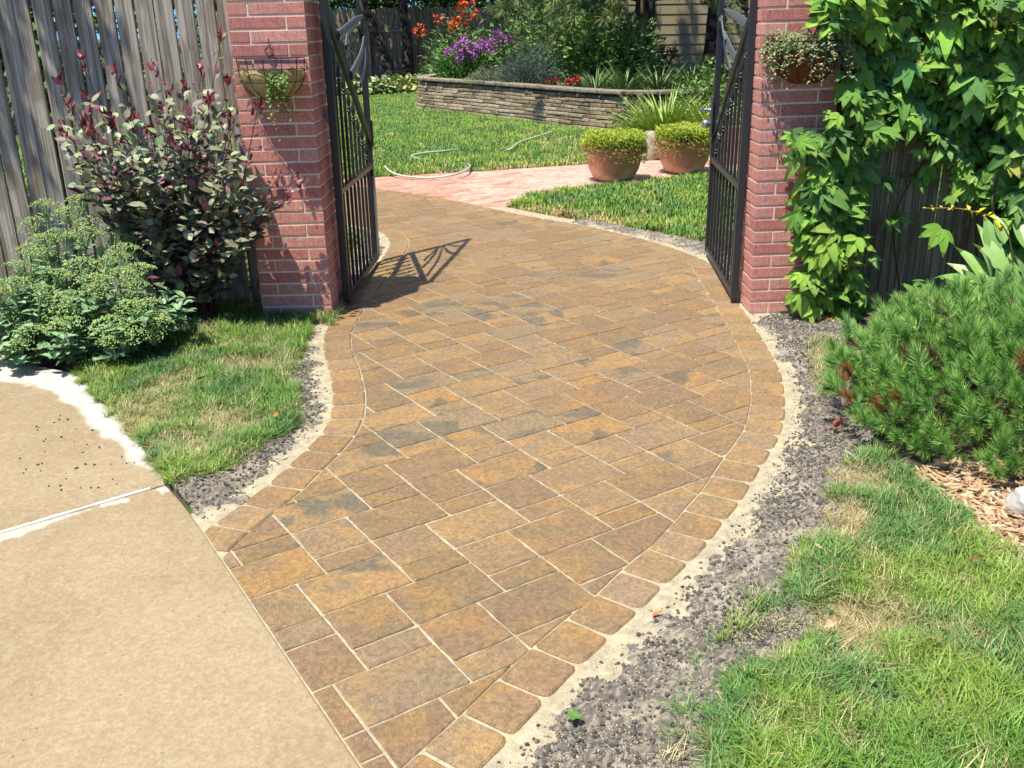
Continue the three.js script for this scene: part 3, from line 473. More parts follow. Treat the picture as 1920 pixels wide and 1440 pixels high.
lawn('big back lawn in front of the stone retaining wall', lawnBack, { count: 42000, geos: farTufts, dry: (x, z) => Math.max(sm(0.35, 0.05, Math.abs(z + 10.2 + (x + 0.3) * 0.32)) * (x > -0.8 ? 0.55 : 0.2), x > 0.4 && z > -13.5 ? 0.2 : 0.02), dryN: 0.12, tint: [1.22, 1.18, 1], edge: 0.05, hgt: 1.05, thin: (x, z) => 0 });
lawn('lawn inside the bend of the path behind the gate', ccw([[-1.12, -5.35], [-1.05, -6.2], [-1.1, -6.9], [-1.4, -7.45], [-3.2, -7.95], [-3.2, -5.35]]), { count: 3500, geos: farTufts, edge: 0.03 });

// wood chip mulch by the pine shrub, leaf litter by the creeper
function litter(name, label, P, n, geo, cols, y0, y1, flat = 0.5) {
  const xs = P.map((p) => p[0]), zs = P.map((p) => p[1]), im = shade(new THREE.InstancedMesh(geo, M({ color: '#ffffff', roughness: 0.95 }), n)), m4 = new THREE.Matrix4(), c = new THREE.Color(); im.name = numbered(name); let k = 0;
  for (let t = 0; t < n * 40 && k < n; t++) { const x = rr(Math.min(...xs), Math.max(...xs)), z = rr(Math.min(...zs), Math.max(...zs)); if (!inPoly([x, z], P)) continue; const q = new THREE.Quaternion().setFromEuler(new THREE.Euler(rr(-flat, flat), rr(0, 6.283), rr(-flat, flat))), s = rr(0.5, 1.3); im.setMatrixAt(k, m4.compose(V(x, rr(y0, y1), z), q, V(s, s, s * rr(0.6, 1.5)))); const v = vary(pick(cols), 0.25); im.setColorAt(k, c.setRGB(...v)); k++; }
  im.count = k; im.userData = { kind: 'stuff', label }; scene.add(im);
}
const chip = new RoundedBoxGeometry(0.009, 0.004, 0.045, 1, 0.001), curl = leafGeo(0.032, 0.018, { fold: 0.8, droop: -0.5, n: 3 });
const mulchP = ccw(P2([1690, 890], [1760, 930], [1830, 1000], [1890, 1040], [2000, 1070], [2200, 1080], [2200, 850], [1900, 840]));
setting('mulch_bed', sheet(mulchP, -0.006), M({ color: '#8d6a45', roughness: 1 }), 'bed of bark mulch around the pine shrub');
litter('mulch', 'pale shredded wood mulch under the pine shrub', mulchP, 3200, chip, [[0.5, 0.34, 0.19], [0.58, 0.43, 0.26], [0.4, 0.24, 0.12], [0.32, 0.18, 0.09]], -0.002, 0.012);
litter('dead_leaves', 'dry orange leaf litter at the foot of the creeper', ccw(P2([1460, 572], [1580, 560], [1600, 600], [1560, 610], [1500, 590])), 260, curl, [[0.5, 0.24, 0.08], [0.42, 0.16, 0.05], [0.56, 0.36, 0.16]], 0.004, 0.02, 0.6);
litter('dead_leaves', 'few brown curled leaves scattered over the lawn by the soil strip', lawnRight, 14, curl, [[0.46, 0.22, 0.08], [0.5, 0.38, 0.2]], 0.03, 0.05, 0.7);
litter('dead_leaves', 'few brown curled leaves on the small lawn patch by the driveway', lawnLeft, 9, curl, [[0.46, 0.22, 0.08], [0.5, 0.38, 0.2]], 0.03, 0.05, 0.7);
litter('soil_crumbs', 'dark soil crumbs dropped on the driveway slab', ccw(P2([20, 830], [120, 770], [290, 890], [250, 930], [60, 950])), 45, new THREE.IcosahedronGeometry(0.004, 0), [[0.09, 0.07, 0.05]], 0.002, 0.004);
litter('soil_crumbs', 'dark soil crumbs dropped on the sand edge of the path', ccw(P2([1000, 1400], [1180, 1230], [1330, 1090], [1420, 960], [1460, 880], [1490, 760], [1480, 690], [1500, 700], [1510, 790], [1440, 980], [1350, 1110], [1200, 1260], [1040, 1420])), 220, new THREE.IcosahedronGeometry(0.0026, 0), [[0.09, 0.075, 0.06]], -0.003, 0.001);

// ---------- purple leaved shrub in front of the grey fence ----------
const BIG = 300;
function placeLeaf(parent, name, geo, mat, p, dir, nrm, s) { const m = mesh(name, geo, mat, parent); m.position.copy(p); m.quaternion.copy(facing(dir, nrm)); m.scale.setScalar(s); return m; }
{
  const t = thing('purple_leaf_shrub', 'purple leaved shrub with red shoot tips against the grey board fence', 'shrub', [0, 0, 0]);
  const tips = [[112, 150, -4.95], [150, 112, -4.95], [128, 190, -4.8], [218, 143, -4.98], [290, 132, -4.98], [318, 165, -4.95], [345, 162, -4.95], [378, 135, -4.95], [415, 66, -4.98], [430, 152, -4.95], [452, 182, -4.9], [485, 196, -4.75], [560, 345, -4.72], [540, 360, -4.66], [520, 335, -4.7], [250, 230, -4.85], [200, 220, -4.9]].map((a) => at(...a));
  const blob = [[95, 235], [130, 180], [230, 200], [300, 165], [400, 180], [455, 230], [470, 330], [520, 380], [480, 450], [410, 500], [330, 520], [290, 470], [200, 400], [115, 310]];
  const stems = tips.map((p) => ({ p, tip: true })); let guard = 0;
  while (stems.length < 215 && guard++ < 4000) { const x = rr(90, 540), y = rr(160, 530); if (inPoly([x, y], blob)) stems.push({ p: at(x, y, rr(-5.0, -4.5)), tip: y < 260 && rnd() < 0.35 }); }
  const root = at(365, 575, -4.86), lg = [leafGeo(0.072, 0.04, { fold: 0.15, droop: 0.25, n: 4 }), leafGeo(0.056, 0.032, { fold: 0.3, droop: 0.35, n: 4 }), leafGeo(0.078, 0.043, { fold: 0.08, droop: 0.1, n: 4 })], ng = leafGeo(0.05, 0.017, { fold: 0.5, droop: -0.1, n: 3 });
  const greens = [[0.26, 0.3, 0.15], [0.21, 0.25, 0.125], [0.32, 0.35, 0.185], [0.19, 0.17, 0.11]], purples = [[0.2, 0.07, 0.085], [0.26, 0.09, 0.11], [0.14, 0.05, 0.06]], reds = [[0.34, 0.03, 0.05], [0.27, 0.025, 0.05], [0.4, 0.06, 0.07]];
  const leafMats = [...greens, ...purples, ...reds].map((c) => leafMat({ color: new THREE.Color().setRGB(...c), roughness: 0.5, transmission: 0.18 }));
  const leaves = [], woods = [];
  for (const s of stems) {
    const a = root.clone().add(V(rr(-0.1, 0.1), 0, rr(-0.08, 0.08))); a.y = 0; const mid = a.clone().lerp(s.p, 0.5); mid.y += 0.12 * Math.abs(s.p.x - a.x); mid.x += rr(-0.05, 0.05);
    const C = spline([a, mid, s.p], 14); if (s.tip || rnd() < 0.4) woods.push(tube(C, 0.006, 0.0014, 4));
    for (let k = 4; k <= 14; k++) {
      const p = C[k], up = s.p.clone().sub(mid).normalize(), f = k / 14;
      if (f < 0.45 && rnd() < 0.5) continue;
      for (let r = 0; r < (s.tip && f > 0.8 ? 2 : 2); r++) { const o = randDir(); o.y = Math.abs(o.y) * 0.4; o.addScaledVector(up, s.tip && f > 0.8 ? 1.4 : 0.35); o.z += 0.25; const purple = s.tip && f > 0.5 || rnd() < 0.14 || s.p.x > -0.95 - 0.2 && f > 0.55; leaves.push({ p: p.clone().add(randDir().multiplyScalar(0.025)), d: o, n: V(rr(-0.5, 0.5), 1, rr(0, 0.9)), red: false, purple: purple && rnd() < 0.7, s: rr(0.65, 1.1) * (s.tip && f > 0.8 ? 0.7 : 1) }); }
    }
    if (s.tip) for (let r = 0; r < 8; r++) { const o = randDir().multiplyScalar(0.55).add(V(0, 1, 0.1)); leaves.push({ p: s.p.clone().add(V(rr(-0.012, 0.012), rr(-0.05, 0.02), rr(-0.012, 0.012))), d: o, n: randDir(), red: true, s: rr(0.6, 1.05) }); }
  }
  leaves.sort((a, b) => b.p.z + (b.red ? 0.5 : 0) - a.p.z - (a.red ? 0.5 : 0));
  const rest = new Cloud();
  leaves.forEach((l, i) => {
    const g = l.red ? ng : pick(lg), ci = l.red ? 7 + Math.floor(rnd() * 3) : l.purple ? 4 + Math.floor(rnd() * 3) : Math.floor(rnd() * 4);
    if (i < BIG) placeLeaf(t, 'leaf', g, leafMats[ci], l.p, l.d, l.n, l.s); else rest.add(g, l.p, facing(l.d, l.n), l.s, vary([...greens, ...purples, ...reds][ci], 0.2));
  });
  stuff(rest.build('foliage', leafMat({ vertexColors: true, roughness: 0.5, transmission: 0.18 }), t));
  mesh('branches', merge(woods), M({ color: '#4a3530', roughness: 0.8 }), t);
}

// ---------- stonecrop clumps with green flower heads ----------
{
  const bud = new THREE.OctahedronGeometry(1, 0), heads = [0, 1, 2].map(() => { const c = new Cloud(); for (let k = 0; k < 150; k++) { const a = rr(0, 6.283), r = Math.sqrt(rnd()) * (0.8 + 0.4 * vnoise(a * 2, k % 3)), h = 0.5 * (1 - r * r) * 0.05 + rr(-0.006, 0.006), s = rr(0.0024, 0.0046); c.add(bud, V(Math.cos(a) * r * 0.07, h, Math.sin(a) * r * 0.07), new THREE.Quaternion().setFromAxisAngle(randDir(), 2), s, vary(rnd() < 0.6 ? [0.44, 0.54, 0.16] : [0.3, 0.43, 0.14], 0.25)); } const m = c.build('x', vcol, new THREE.Group()); return m.geometry; });
  const spoke = [0, 1, 2].map((k) => merge([...Array(9)].map(() => { const a = rr(0, 6.283), r = rr(0.02, 0.055); return tube([V(0, -0.06, 0), V(Math.cos(a) * r * 0.5, -0.02, Math.sin(a) * r * 0.5), V(Math.cos(a) * r, 0.01, Math.sin(a) * r)], 0.002, 0.0014, 4); })));
  const lg = [leafGeo(0.085, 0.042, { fold: 0.2, droop: 0.15, n: 4, shape: (t) => Math.sin(Math.PI * Math.pow(t, 1.15)) }), leafGeo(0.075, 0.036, { fold: 0.35, droop: 0.3, n: 4, shape: (t) => Math.sin(Math.PI * Math.pow(t, 1.1)) })];
  const lm = [[0.26, 0.4, 0.19], [0.21, 0.35, 0.15], [0.32, 0.46, 0.24]].map((c) => leafMat({ color: new THREE.Color().setRGB(...c), roughness: 0.42, transmission: 0.12 })), sm2 = M({ color: '#7f9a5a', roughness: 0.7 }), headMat = M({ vertexColors: true, roughness: 0.85 });
  const clumps = [
    ['stonecrop clump with tall flower heads close to the grey fence', [110, 560, -4.72], [[85, 385, -4.75], [125, 400, -4.72], [150, 378, -4.8], [60, 420, -4.7], [175, 420, -4.7], [105, 440, -4.6], [210, 440, -4.72], [240, 455, -4.7]]],
    ['stonecrop clump at the rim of the driveway, with broad rounded heads', [60, 672, -4.22], [[35, 500, -4.35], [20, 535, -4.25], [78, 545, -4.2], [55, 470, -4.4], [10, 590, -4.2], [55, 620, -4.12], [110, 515, -4.3], [-20, 540, -4.3]]],
    ['stonecrop clump between its taller neighbour and the lawn patch', [180, 655, -4.22], [[180, 545, -4.2], [150, 500, -4.3], [200, 495, -4.35], [130, 560, -4.2], [225, 520, -4.3], [205, 610, -4.1], [120, 610, -4.1]]],
    ['pale topped stonecrop clump pressed against the purple leaved shrub', [260, 630, -4.35], [[255, 540, -4.3], [275, 570, -4.25], [245, 580, -4.2], [285, 605, -4.2], [235, 470, -4.5], [262, 505, -4.42], [215, 640, -4.08]]],
  ];
  for (const [label, b, hs0] of clumps) {
    const hs = hs0.concat(hs0.filter((_, i) => i % 2).map(([x, y, z]) => [x + rr(-32, 32), y + rr(8, 60), z + rr(-0.02, 0.08)]));
    const base = at(...b); base.y = 0; const t = thing('stonecrop', label, 'plant', base.toArray(), 'stonecrop clumps by the driveway'); const rest = new Cloud(); const woods = [];
    for (const hp of hs) {
      const p = at(...hp).sub(base), a = V(p.x * 0.25 + rr(-0.03, 0.03), 0, p.z * 0.25), C = spline([a, a.clone().lerp(p, 0.5).add(V(0, 0.05, 0)), p], 10), k = Math.floor(rnd() * 3), s = rr(0.95, 1.4);
      mesh('stem', tube(C, 0.006, 0.004, 5), sm2, t);
      const h = mesh('flower_head', heads[k], headMat, t); h.position.copy(p); h.scale.setScalar(s); h.rotation.set(rr(-0.2, 0.35), rr(0, 6), rr(-0.25, 0.25)); const sp = mesh('spokes', spoke[k], sm2, h);
      for (let i = 1; i < 10; i++) for (let r = 0; r < 4; r++) { const d = randDir(); d.y = rr(0.0, 0.7); placeLeaf(t, 'leaf', pick(lg), pick(lm), C[i].clone().add(V(d.x, 0, d.z).multiplyScalar(0.008)), d, V(0, 1, 0), rr(0.6, 1.1) * (i > 7 ? 0.55 : 1)); }
    }
    for (let i = 0; i < 13; i++) { const a = rr(0, 6.283), p = V(Math.cos(a) * 0.24, rr(0.06, 0.26), Math.sin(a) * 0.22), C = spline([V(0, 0, 0), p.clone().multiplyScalar(0.6), p], 6); for (let j = 1; j < 7; j++) for (let r = 0; r < 4; r++) { const d = randDir(); d.y = rr(0, 0.7); rest.add(pick(lg), C[j].clone(), facing(d, Y1), rr(0.6, 1.1), vary([0.24, 0.37, 0.17], 0.2)); } }
    stuff(rest.build('inner_leaves', leafMat({ vertexColors: true, roughness: 0.45, transmission: 0.12 }), t));
  }
}

// ---------- creeper on the brown fence and pillar ----------
{
  const leaflet = (len, wid) => leafGeo(len, wid, { fold: rr(0.1, 0.45), droop: rr(0.1, 0.45), n: 6, shape: (t) => Math.sin(Math.PI * Math.pow(t, 0.85)) * (1 + 0.1 * Math.sin(t * 45)) });
  const palmate = (s) => merge([[-1.9, 0.62], [-0.95, 0.86], [0, 1], [0.95, 0.86], [1.9, 0.62]].map(([a, k]) => { const g = leaflet(0.108 * k * s * rr(0.85, 1.15), 0.046 * k * s); g.rotateX(rr(-0.15, 0.25)); g.rotateY(a * rr(0.55, 0.75)); return g; }));
  const geos = [1, 1.1, 0.9, 1.25, 0.75, 1, 0.6, 1.15].map(palmate);
  const cols = [[0.21, 0.38, 0.05], [0.16, 0.31, 0.045], [0.28, 0.45, 0.06], [0.13, 0.27, 0.07], [0.32, 0.46, 0.07], [0.09, 0.2, 0.04], [0.42, 0.42, 0.08], [0.26, 0.4, 0.1]], mats = cols.map((c) => thinLeafMat({ color: new THREE.Color().setRGB(...c), transmission: 0.25 }));
  const t = thing('creeper', 'green five leaved creeper climbing over the brown fence and pillar', 'vine', [0, 0, 0]);
  const mask = [[1545, -40], [1545, 30], [1575, 80], [1590, 130], [1560, 215], [1545, 245], [1480, 255], [1490, 290], [1535, 300], [1500, 340], [1515, 380], [1490, 400], [1500, 430], [1520, 470], [1500, 510], [1540, 560], [1560, 600], [1610, 590], [1590, 480], [1605, 400], [1620, 300], [1690, 225], [1765, 260], [1800, 350], [1850, 385], [1870, 425], [2050, 480], [2050, -40]];
  const bare = [[1615, 330], [1690, 230], [1755, 270], [1790, 370], [1850, 430], [1830, 560], [1600, 560]];
  const L = []; let guard = 0;
  while (L.length < 1900 && guard++ < 60000) {
    const x = rr(1470, 2050), y = rr(-40, 610); if (!inPoly([x, y], mask) && !(inPoly([x, y], bare) && rnd() < 0.03)) continue;
    const dens = vnoise(x * 0.03, y * 0.03); if (rnd() > 0.35 + dens) continue;
    const onPillar = x < 1570, bulge = (onPillar ? 0.1 : 0.12 + 0.3 * vnoise(x * 0.012 + 3, y * 0.012)) * rnd(), z = (onPillar ? -4.76 : -4.98) + bulge, p = at(x, y, z);
    L.push({ p, front: bulge, d: V(rr(-0.9, 0.9), rr(-1, 0.25), rr(0.05, 0.9)), n: V(rr(-0.6, 0.3), rr(0.3, 1.1), rr(0.4, 1)), s: rr(0.5, 1.35), c: y < 130 && rnd() < 0.3 ? 4 : pick([0, 0, 1, 1, 2, 3, 5, 7, rnd() < 0.15 ? 6 : 2]) });
  }
  for (let k = 0; k < 26; k++) { const x = rr(1490, 1620), y = rr(440, 590); L.push({ p: at(x, y, rr(-4.75, -4.6)), front: 1, d: V(rr(-0.6, 0.6), rr(-1, -0.2), rr(0.2, 0.8)), n: V(-0.2, 0.6, 1), s: rr(0.9, 1.4), c: pick([0, 2, 2, 4]) }); }
  L.sort((a, b) => b.front - a.front); const rest = new Cloud();
  L.forEach((l, i) => { const g = pick(geos); if (i < BIG) placeLeaf(t, 'leaf', g, mats[l.c], l.p, l.d, l.n, l.s); else rest.add(g, l.p, facing(l.d, l.n), l.s, vary(cols[l.c], 0.25)); });
  stuff(rest.build('foliage', thinLeafMat({ vertexColors: true, transmission: 0.25 }), t));
  const stemPts = [[[1600, 600, -4.95], [1590, 420, -4.95], [1620, 250, -4.93], [1600, 60, -4.95], [1640, -60, -4.95]], [[1690, 570, -4.98], [1680, 400, -4.97], [1760, 240, -4.95], [1740, 60, -4.95]], [[1560, 590, -4.75], [1545, 480, -4.76], [1530, 380, -4.76], [1580, 250, -4.78]], [[1850, 600, -4.97], [1830, 420, -4.97], [1890, 200, -4.93], [1850, -40, -4.95]], [[1745, 235, -4.9], [1700, 270, -4.8], [1620, 300, -4.85]], [[1870, 330, -4.75], [1860, 380, -4.7], [1868, 420, -4.72]]];
  for (const q of stemPts) mesh('stem', tube(spline(q.map((a) => at(...a)), 16), 0.006, 0.003, 5), M({ color: '#6d5138' }), t);
}

// ---------- low mugo type pine ----------
function needleTuft(n, stem, len, w, up) {
  const pos = [], ax = V(0, 0, 1);
  for (let i = 0; i < n; i++) { const f = rnd() ** 0.8, a = rr(0, 6.283), el = lerp(0.5, 1.35, f) * up, d = V(Math.cos(a) * Math.cos(el), Math.sin(a) * Math.cos(el), Math.sin(el)), b = V(0, 0, stem * f), L = len * rr(0.75, 1.1), e = b.clone().addScaledVector(d, L), s = d.clone().cross(randDir()).normalize().multiplyScalar(w / 2), m = b.clone().lerp(e, 0.6); pos.push(...b.clone().sub(s).toArray(), ...b.clone().add(s).toArray(), ...m.clone().add(s).toArray(), ...b.clone().sub(s).toArray(), ...m.clone().add(s).toArray(), ...e.toArray()); }
  const g = new THREE.BufferGeometry(); g.setAttribute('position', new THREE.Float32BufferAttribute(pos, 3)); g.computeVertexNormals(); return g;
}
{
  const t = thing('dwarf_pine', 'low rounded dwarf pine with a few brown shoots beside the soil strip', 'shrub', [2.13, 0, -3.34]);
  const geos = [0, 1, 2, 3].map(() => needleTuft(130, 0.05, 0.052, 0.0019, 1)), cols = [[0.28, 0.48, 0.1], [0.23, 0.42, 0.09], [0.34, 0.53, 0.13], [0.19, 0.36, 0.08]], mats = cols.map((c) => M({ color: new THREE.Color().setRGB(...c), roughness: 0.45 })), brown = M({ color: '#a8683c', roughness: 0.8 });
  const RX = 0.83, RZ = 0.76, H = 0.43, shoots = [];
  const surf = (u, v, k) => { const lump = 1 + 0.12 * (vnoise(Math.cos(u) * 3 + 5, Math.sin(u) * 3 + v * 4) - 0.5) * 2; const y = Math.sin(v), r = Math.cos(v); return V(Math.cos(u) * r * RX * k * lump, 0.06 + (y * (H - 0.06)) * k * lump, Math.sin(u) * r * RZ * k * lump); };
  for (let i = 0; i < 620; i++) { const u = rr(0, 6.283), v = Math.asin(rr(-0.05, 1)), p = surf(u, v, rr(0.93, 1.04)), n = V(p.x / RX ** 2, (p.y) / H ** 2 * 0.9 + 0.9, p.z / RZ ** 2).normalize(); shoots.push({ p, n, see: n.dot(V(-2.1 - p.x, 1.2, 3.36 - p.z).normalize()) + (p.z > -0.2 ? 0.2 : 0) }); }
  shoots.sort((a, b) => b.see - a.see);
  const m4 = new THREE.Matrix4(), c = new THREE.Color(), inner = [];
  shoots.forEach((s, i) => {
    const d = s.n.clone().add(randDir().multiplyScalar(0.35)).add(V(0, 0.4, 0));
    if (i < BIG) { const low = s.p.y < 0.2 && rnd() < 0.16; placeLeaf(t, 'shoot', pick(geos), low || rnd() < 0.012 ? brown : pick(mats), s.p, d, randDir(), rr(0.7, 1.4)); } else inner.push([s.p, d, rr(0.8, 1.3), pick(cols)]);
  });
  for (let i = 0; i < 1900; i++) { const u = rr(0, 6.283), v = Math.asin(rr(-0.08, 1)), p = surf(u, v, rr(0.62, 1.0)); inner.push([p, V(p.x, p.y + 0.3, p.z), rr(0.8, 1.25), rnd() < 0.12 ? [0.2, 0.13, 0.07] : pick(cols)]); }
  const im = shade(new THREE.InstancedMesh(geos[0], M({ color: '#ffffff', roughness: 0.5 }), inner.length)); im.name = 'inner_needles'; inner.forEach(([p, d, s, k], i) => { im.setMatrixAt(i, m4.compose(p, facing(d, randDir()), V(s, s, s))); im.setColorAt(i, c.setRGB(...vary(k, 0.15))); }); t.add(stuff(im));
  const woods = []; for (let i = 0; i < 26; i++) { const u = i / 26 * 6.283 + rr(-0.1, 0.1), v = rr(0.15, 1.3), p = surf(u, v, 0.88); woods.push(tube(spline([V(0, 0, 0), V(p.x * 0.6, p.y * 0.25, p.z * 0.6), p], 8), 0.016, 0.005, 5)); } mesh('branches', merge(woods), M({ color: '#5a4636' }), t);
}

// ---------- broad leaved plant by the brown fence, with a yellow flower stalk ----------
{
  const b = V(2.52, 0, -4.45), t = thing('broad_leaved_plant', 'pale green broad leaved plant with a yellow flower stalk by the brown fence', 'plant', b.toArray());
  const g = [leafGeo(0.26, 0.1, { fold: 0.3, droop: 0.35, n: 7 }), leafGeo(0.22, 0.085, { fold: 0.4, droop: 0.2, n: 7 })], mt = [[0.26, 0.42, 0.11], [0.21, 0.36, 0.09], [0.34, 0.48, 0.16]].map((c) => leafMat({ color: new THREE.Color().setRGB(...c), roughness: 0.45, transmission: 0.28 }));
  for (let i = 0; i < 70; i++) { const a = rr(0, 6.283), el = rr(0.1, 1.3), d = V(Math.cos(a) * Math.cos(el), Math.sin(el), Math.sin(a) * Math.cos(el)); placeLeaf(t, 'leaf', pick(g), pick(mt), V(Math.cos(a) * rr(0.02, 0.3), rr(0.08, 0.42), Math.sin(a) * rr(0.02, 0.25)), d, V(rr(-0.3, 0.3), 1, 0.5), rr(0.7, 1.1)); }
  const C = spline([V(-0.05, 0.1, 0), V(-0.2, 0.52, 0.05), V(-0.42, 0.62, 0.1), V(-0.62, 0.63, 0.1)], 14); mesh('flower_stalk', tube(C, 0.004, 0.002, 5), M({ color: '#8c7a3a' }), t);
  const fl = leafGeo(0.03, 0.02, { fold: 0.4, droop: 0.3, n: 3 }), ym = leafMat({ color: '#d9c51c' }); for (let i = 5; i < 15; i++) for (let k = 0; k < 3; k++) placeLeaf(t, 'petal', fl, ym, C[i], randDir(), V(0, 1, 0.3), rr(0.6, 1.3) * (i < 10 ? 1.2 : 0.5));
}

// ---------- half round wire baskets on the pillars ----------
function basket(label, x, y, z, liner, plants) {
  const t = thing('wall_basket', label, 'basket', [x, y, z]); const R = 0.165, wm = M({ color: '#3b2c24', roughness: 0.6, metalness: 0.3 });
  const prof = (k) => R * (k < 0.42 ? 1 - 0.1 * k : 0.958 * Math.sqrt(Math.max(0, 1 - ((k - 0.42) / 0.6) ** 2)) * (1 - 0.25 * (k - 0.42))), Hh = 0.2, arc = (r, yy, n = 16) => [...Array(n + 1)].map((_, i) => { const a = Math.PI * i / n; return V(Math.cos(a) * r, yy, Math.sin(a) * r * 0.95 + 0.004); });
  mesh('rim', merge([tube(arc(R, 0), 0.0028, 0.0028, 5), tube([V(-R, 0, 0.004), V(R, 0, 0.004)], 0.0028, 0.0028, 5), tube(arc(prof(0.25), -0.05), 0.0018, 0.0018, 4), tube(arc(prof(0.55), -0.11), 0.0018, 0.0018, 4)]), wm, t);
  for (let i = 0; i <= 6; i++) { const a = Math.PI * i / 6, C = [...Array(8)].map((_, k) => { const f = k / 7 * 0.96, r = prof(f); return V(Math.cos(a) * r, -Hh * f, Math.sin(a) * r * 0.95 + 0.006); }); mesh('wire', tube(C, 0.0022, 0.0022, 4), wm, t); }
  mesh('hook', merge([tube(spline([V(0, 0.0, 0.01), V(-0.02, 0.03, 0.012), V(0, 0.05, 0.01), V(0.02, 0.03, 0.012), V(0.005, 0.0, 0.01)], 14), 0.003, 0.003, 5), tube([V(0, 0.045, 0.004), V(0, 0.085, 0.003)], 0.0022, 0.0022, 4)]), wm, t);
  const pos = [], n = 28, m = 12, top = 0.045; for (let j = 0; j <= m; j++) for (let i = 0; i <= n; i++) { const f = lerp(top / Hh, 0.98, j / m), a = Math.PI * i / n, nz = 1 + 0.1 * (vnoise(i * 0.9, j * 1.1) - 0.5) + (j === 0 ? 0.1 * (vnoise(i * 2.1, 7) - 0.5) : 0), r = prof(f) * 0.96 * nz; pos.push(Math.cos(a) * r, -Hh * f + (j === 0 ? 0.02 * (vnoise(i * 1.3, 2) - 0.5) : 0), Math.sin(a) * r * 0.95); }
  const idx = []; for (let j = 0; j < m; j++) for (let i = 0; i < n; i++) { const a = j * (n + 1) + i, b = a + n + 1; idx.push(a, a + 1, b, a + 1, b + 1, b); } const lg = new THREE.BufferGeometry(); lg.setAttribute('position', new THREE.Float32BufferAttribute(pos, 3)); lg.setIndex(idx); lg.computeVertexNormals();
  const li = mesh('liner', lg, liner, t); { const uv = []; for (let j = 0; j <= m; j++) for (let i = 0; i <= n; i++) uv.push(i / n * 3, j / m); li.geometry.setAttribute('uv', new THREE.Float32BufferAttribute(uv, 2)); }
  const fib = []; for (let i = 0; i < 170; i++) { const a = rr(0, Math.PI), f = rr(0.2, 0.97), r = prof(f), p = V(Math.cos(a) * r, -Hh * f, Math.sin(a) * r * 0.95); fib.push(tube([p, p.clone().add(V(Math.cos(a) * 0.02 + rr(-0.02, 0.02), rr(-0.02, 0.02), rr(0, 0.02)))], 0.0009, 0.0005, 3)); } stuff(mesh('loose_fibres', merge(fib), liner, t));
  mesh('potting_soil', new THREE.CylinderGeometry(prof(0.35) * 0.9, prof(0.6) * 0.9, 0.03, 16, 1, false, -Math.PI / 2, Math.PI).translate(0, -0.075, 0), M({ color: '#3a2c20' }), t);
  plants(t, R, prof); return t;
}
const coir = M({ map: tex(128, 128, (u, v) => { const g = fbm(u * 16, v * 16, 16, 4), s = 0.72 + g * 0.6; return [255 * s, 222 * s, 150 * s]; }), bumpMap: bumpAt(2), bumpScale: 0.01, roughness: 1 }), oldCoir = M({ map: coir.map, color: '#a06a44', bumpMap: bumpAt(2), bumpScale: 0.01, roughness: 1 });
const tiny = leafGeo(0.016, 0.01, { fold: 0.2, droop: 0.2, n: 2 });
const lb = at(507, 108, -4.865), rb = at(1512, 76, -4.815);
basket('half round wire basket with tan coir liner and one trailing sprig', lb.x, lb.y, -4.865, coir, (t, R) => {
  const c = new Cloud(); for (let s = 0; s < 9; s++) { const x0 = rr(0.0, 0.09), C = spline([V(x0, -0.07, R * 0.7), V(x0 + 0.01, -0.1, R * 0.95), V(x0 + rr(-0.02, 0.03), -0.17, R * 0.9), V(x0 + rr(-0.01, 0.05), s === 0 ? -0.38 : rr(-0.19, -0.29), R * 0.75)], 24); C.forEach((p) => { for (let k = 0; k < 3; k++) c.add(tiny, p.clone().add(randDir().multiplyScalar(0.008)), facing(randDir(), V(0, 1, 1)), rr(0.8, 1.3), vary([0.24, 0.32, 0.07], 0.3)); }); } stuff(c.build('trailing_sprig', vleaf, t));
});
basket('half round wire basket brimming with pale trailing foliage on the creeper pillar', rb.x, rb.y, -4.815, oldCoir, (t, R) => {
  const c = new Cloud(); for (let s = 0; s < 150; s++) { const a = rr(-0.1, Math.PI + 0.1), r = R * rr(0.3, 1), p0 = V(Math.cos(a) * r, -0.06, Math.sin(a) * r * 0.9), o = V(Math.cos(a) * rr(0.02, 0.06), rr(0.03, 0.1), Math.sin(a) * rr(0.01, 0.05)), C = spline([p0, p0.clone().add(o), p0.clone().add(o.clone().multiplyScalar(1.5)).add(V(0, -rr(0.03, 0.12), 0)), p0.clone().add(o.clone().multiplyScalar(1.6)).add(V(rr(-0.02, 0.02), -rr(0.06, 0.2), 0))], 12); C.forEach((p) => { for (let k = 0; k < 2; k++) c.add(tiny, p.clone().add(randDir().multiplyScalar(0.007)), facing(randDir(), V(0, 1, 0.6)), rr(0.7, 1.3), vary(pick([[0.32, 0.38, 0.14], [0.26, 0.34, 0.1], [0.38, 0.42, 0.19], [0.34, 0.29, 0.16]]), 0.25)); }); } stuff(c.build('trailing_foliage', vleaf, t));
});

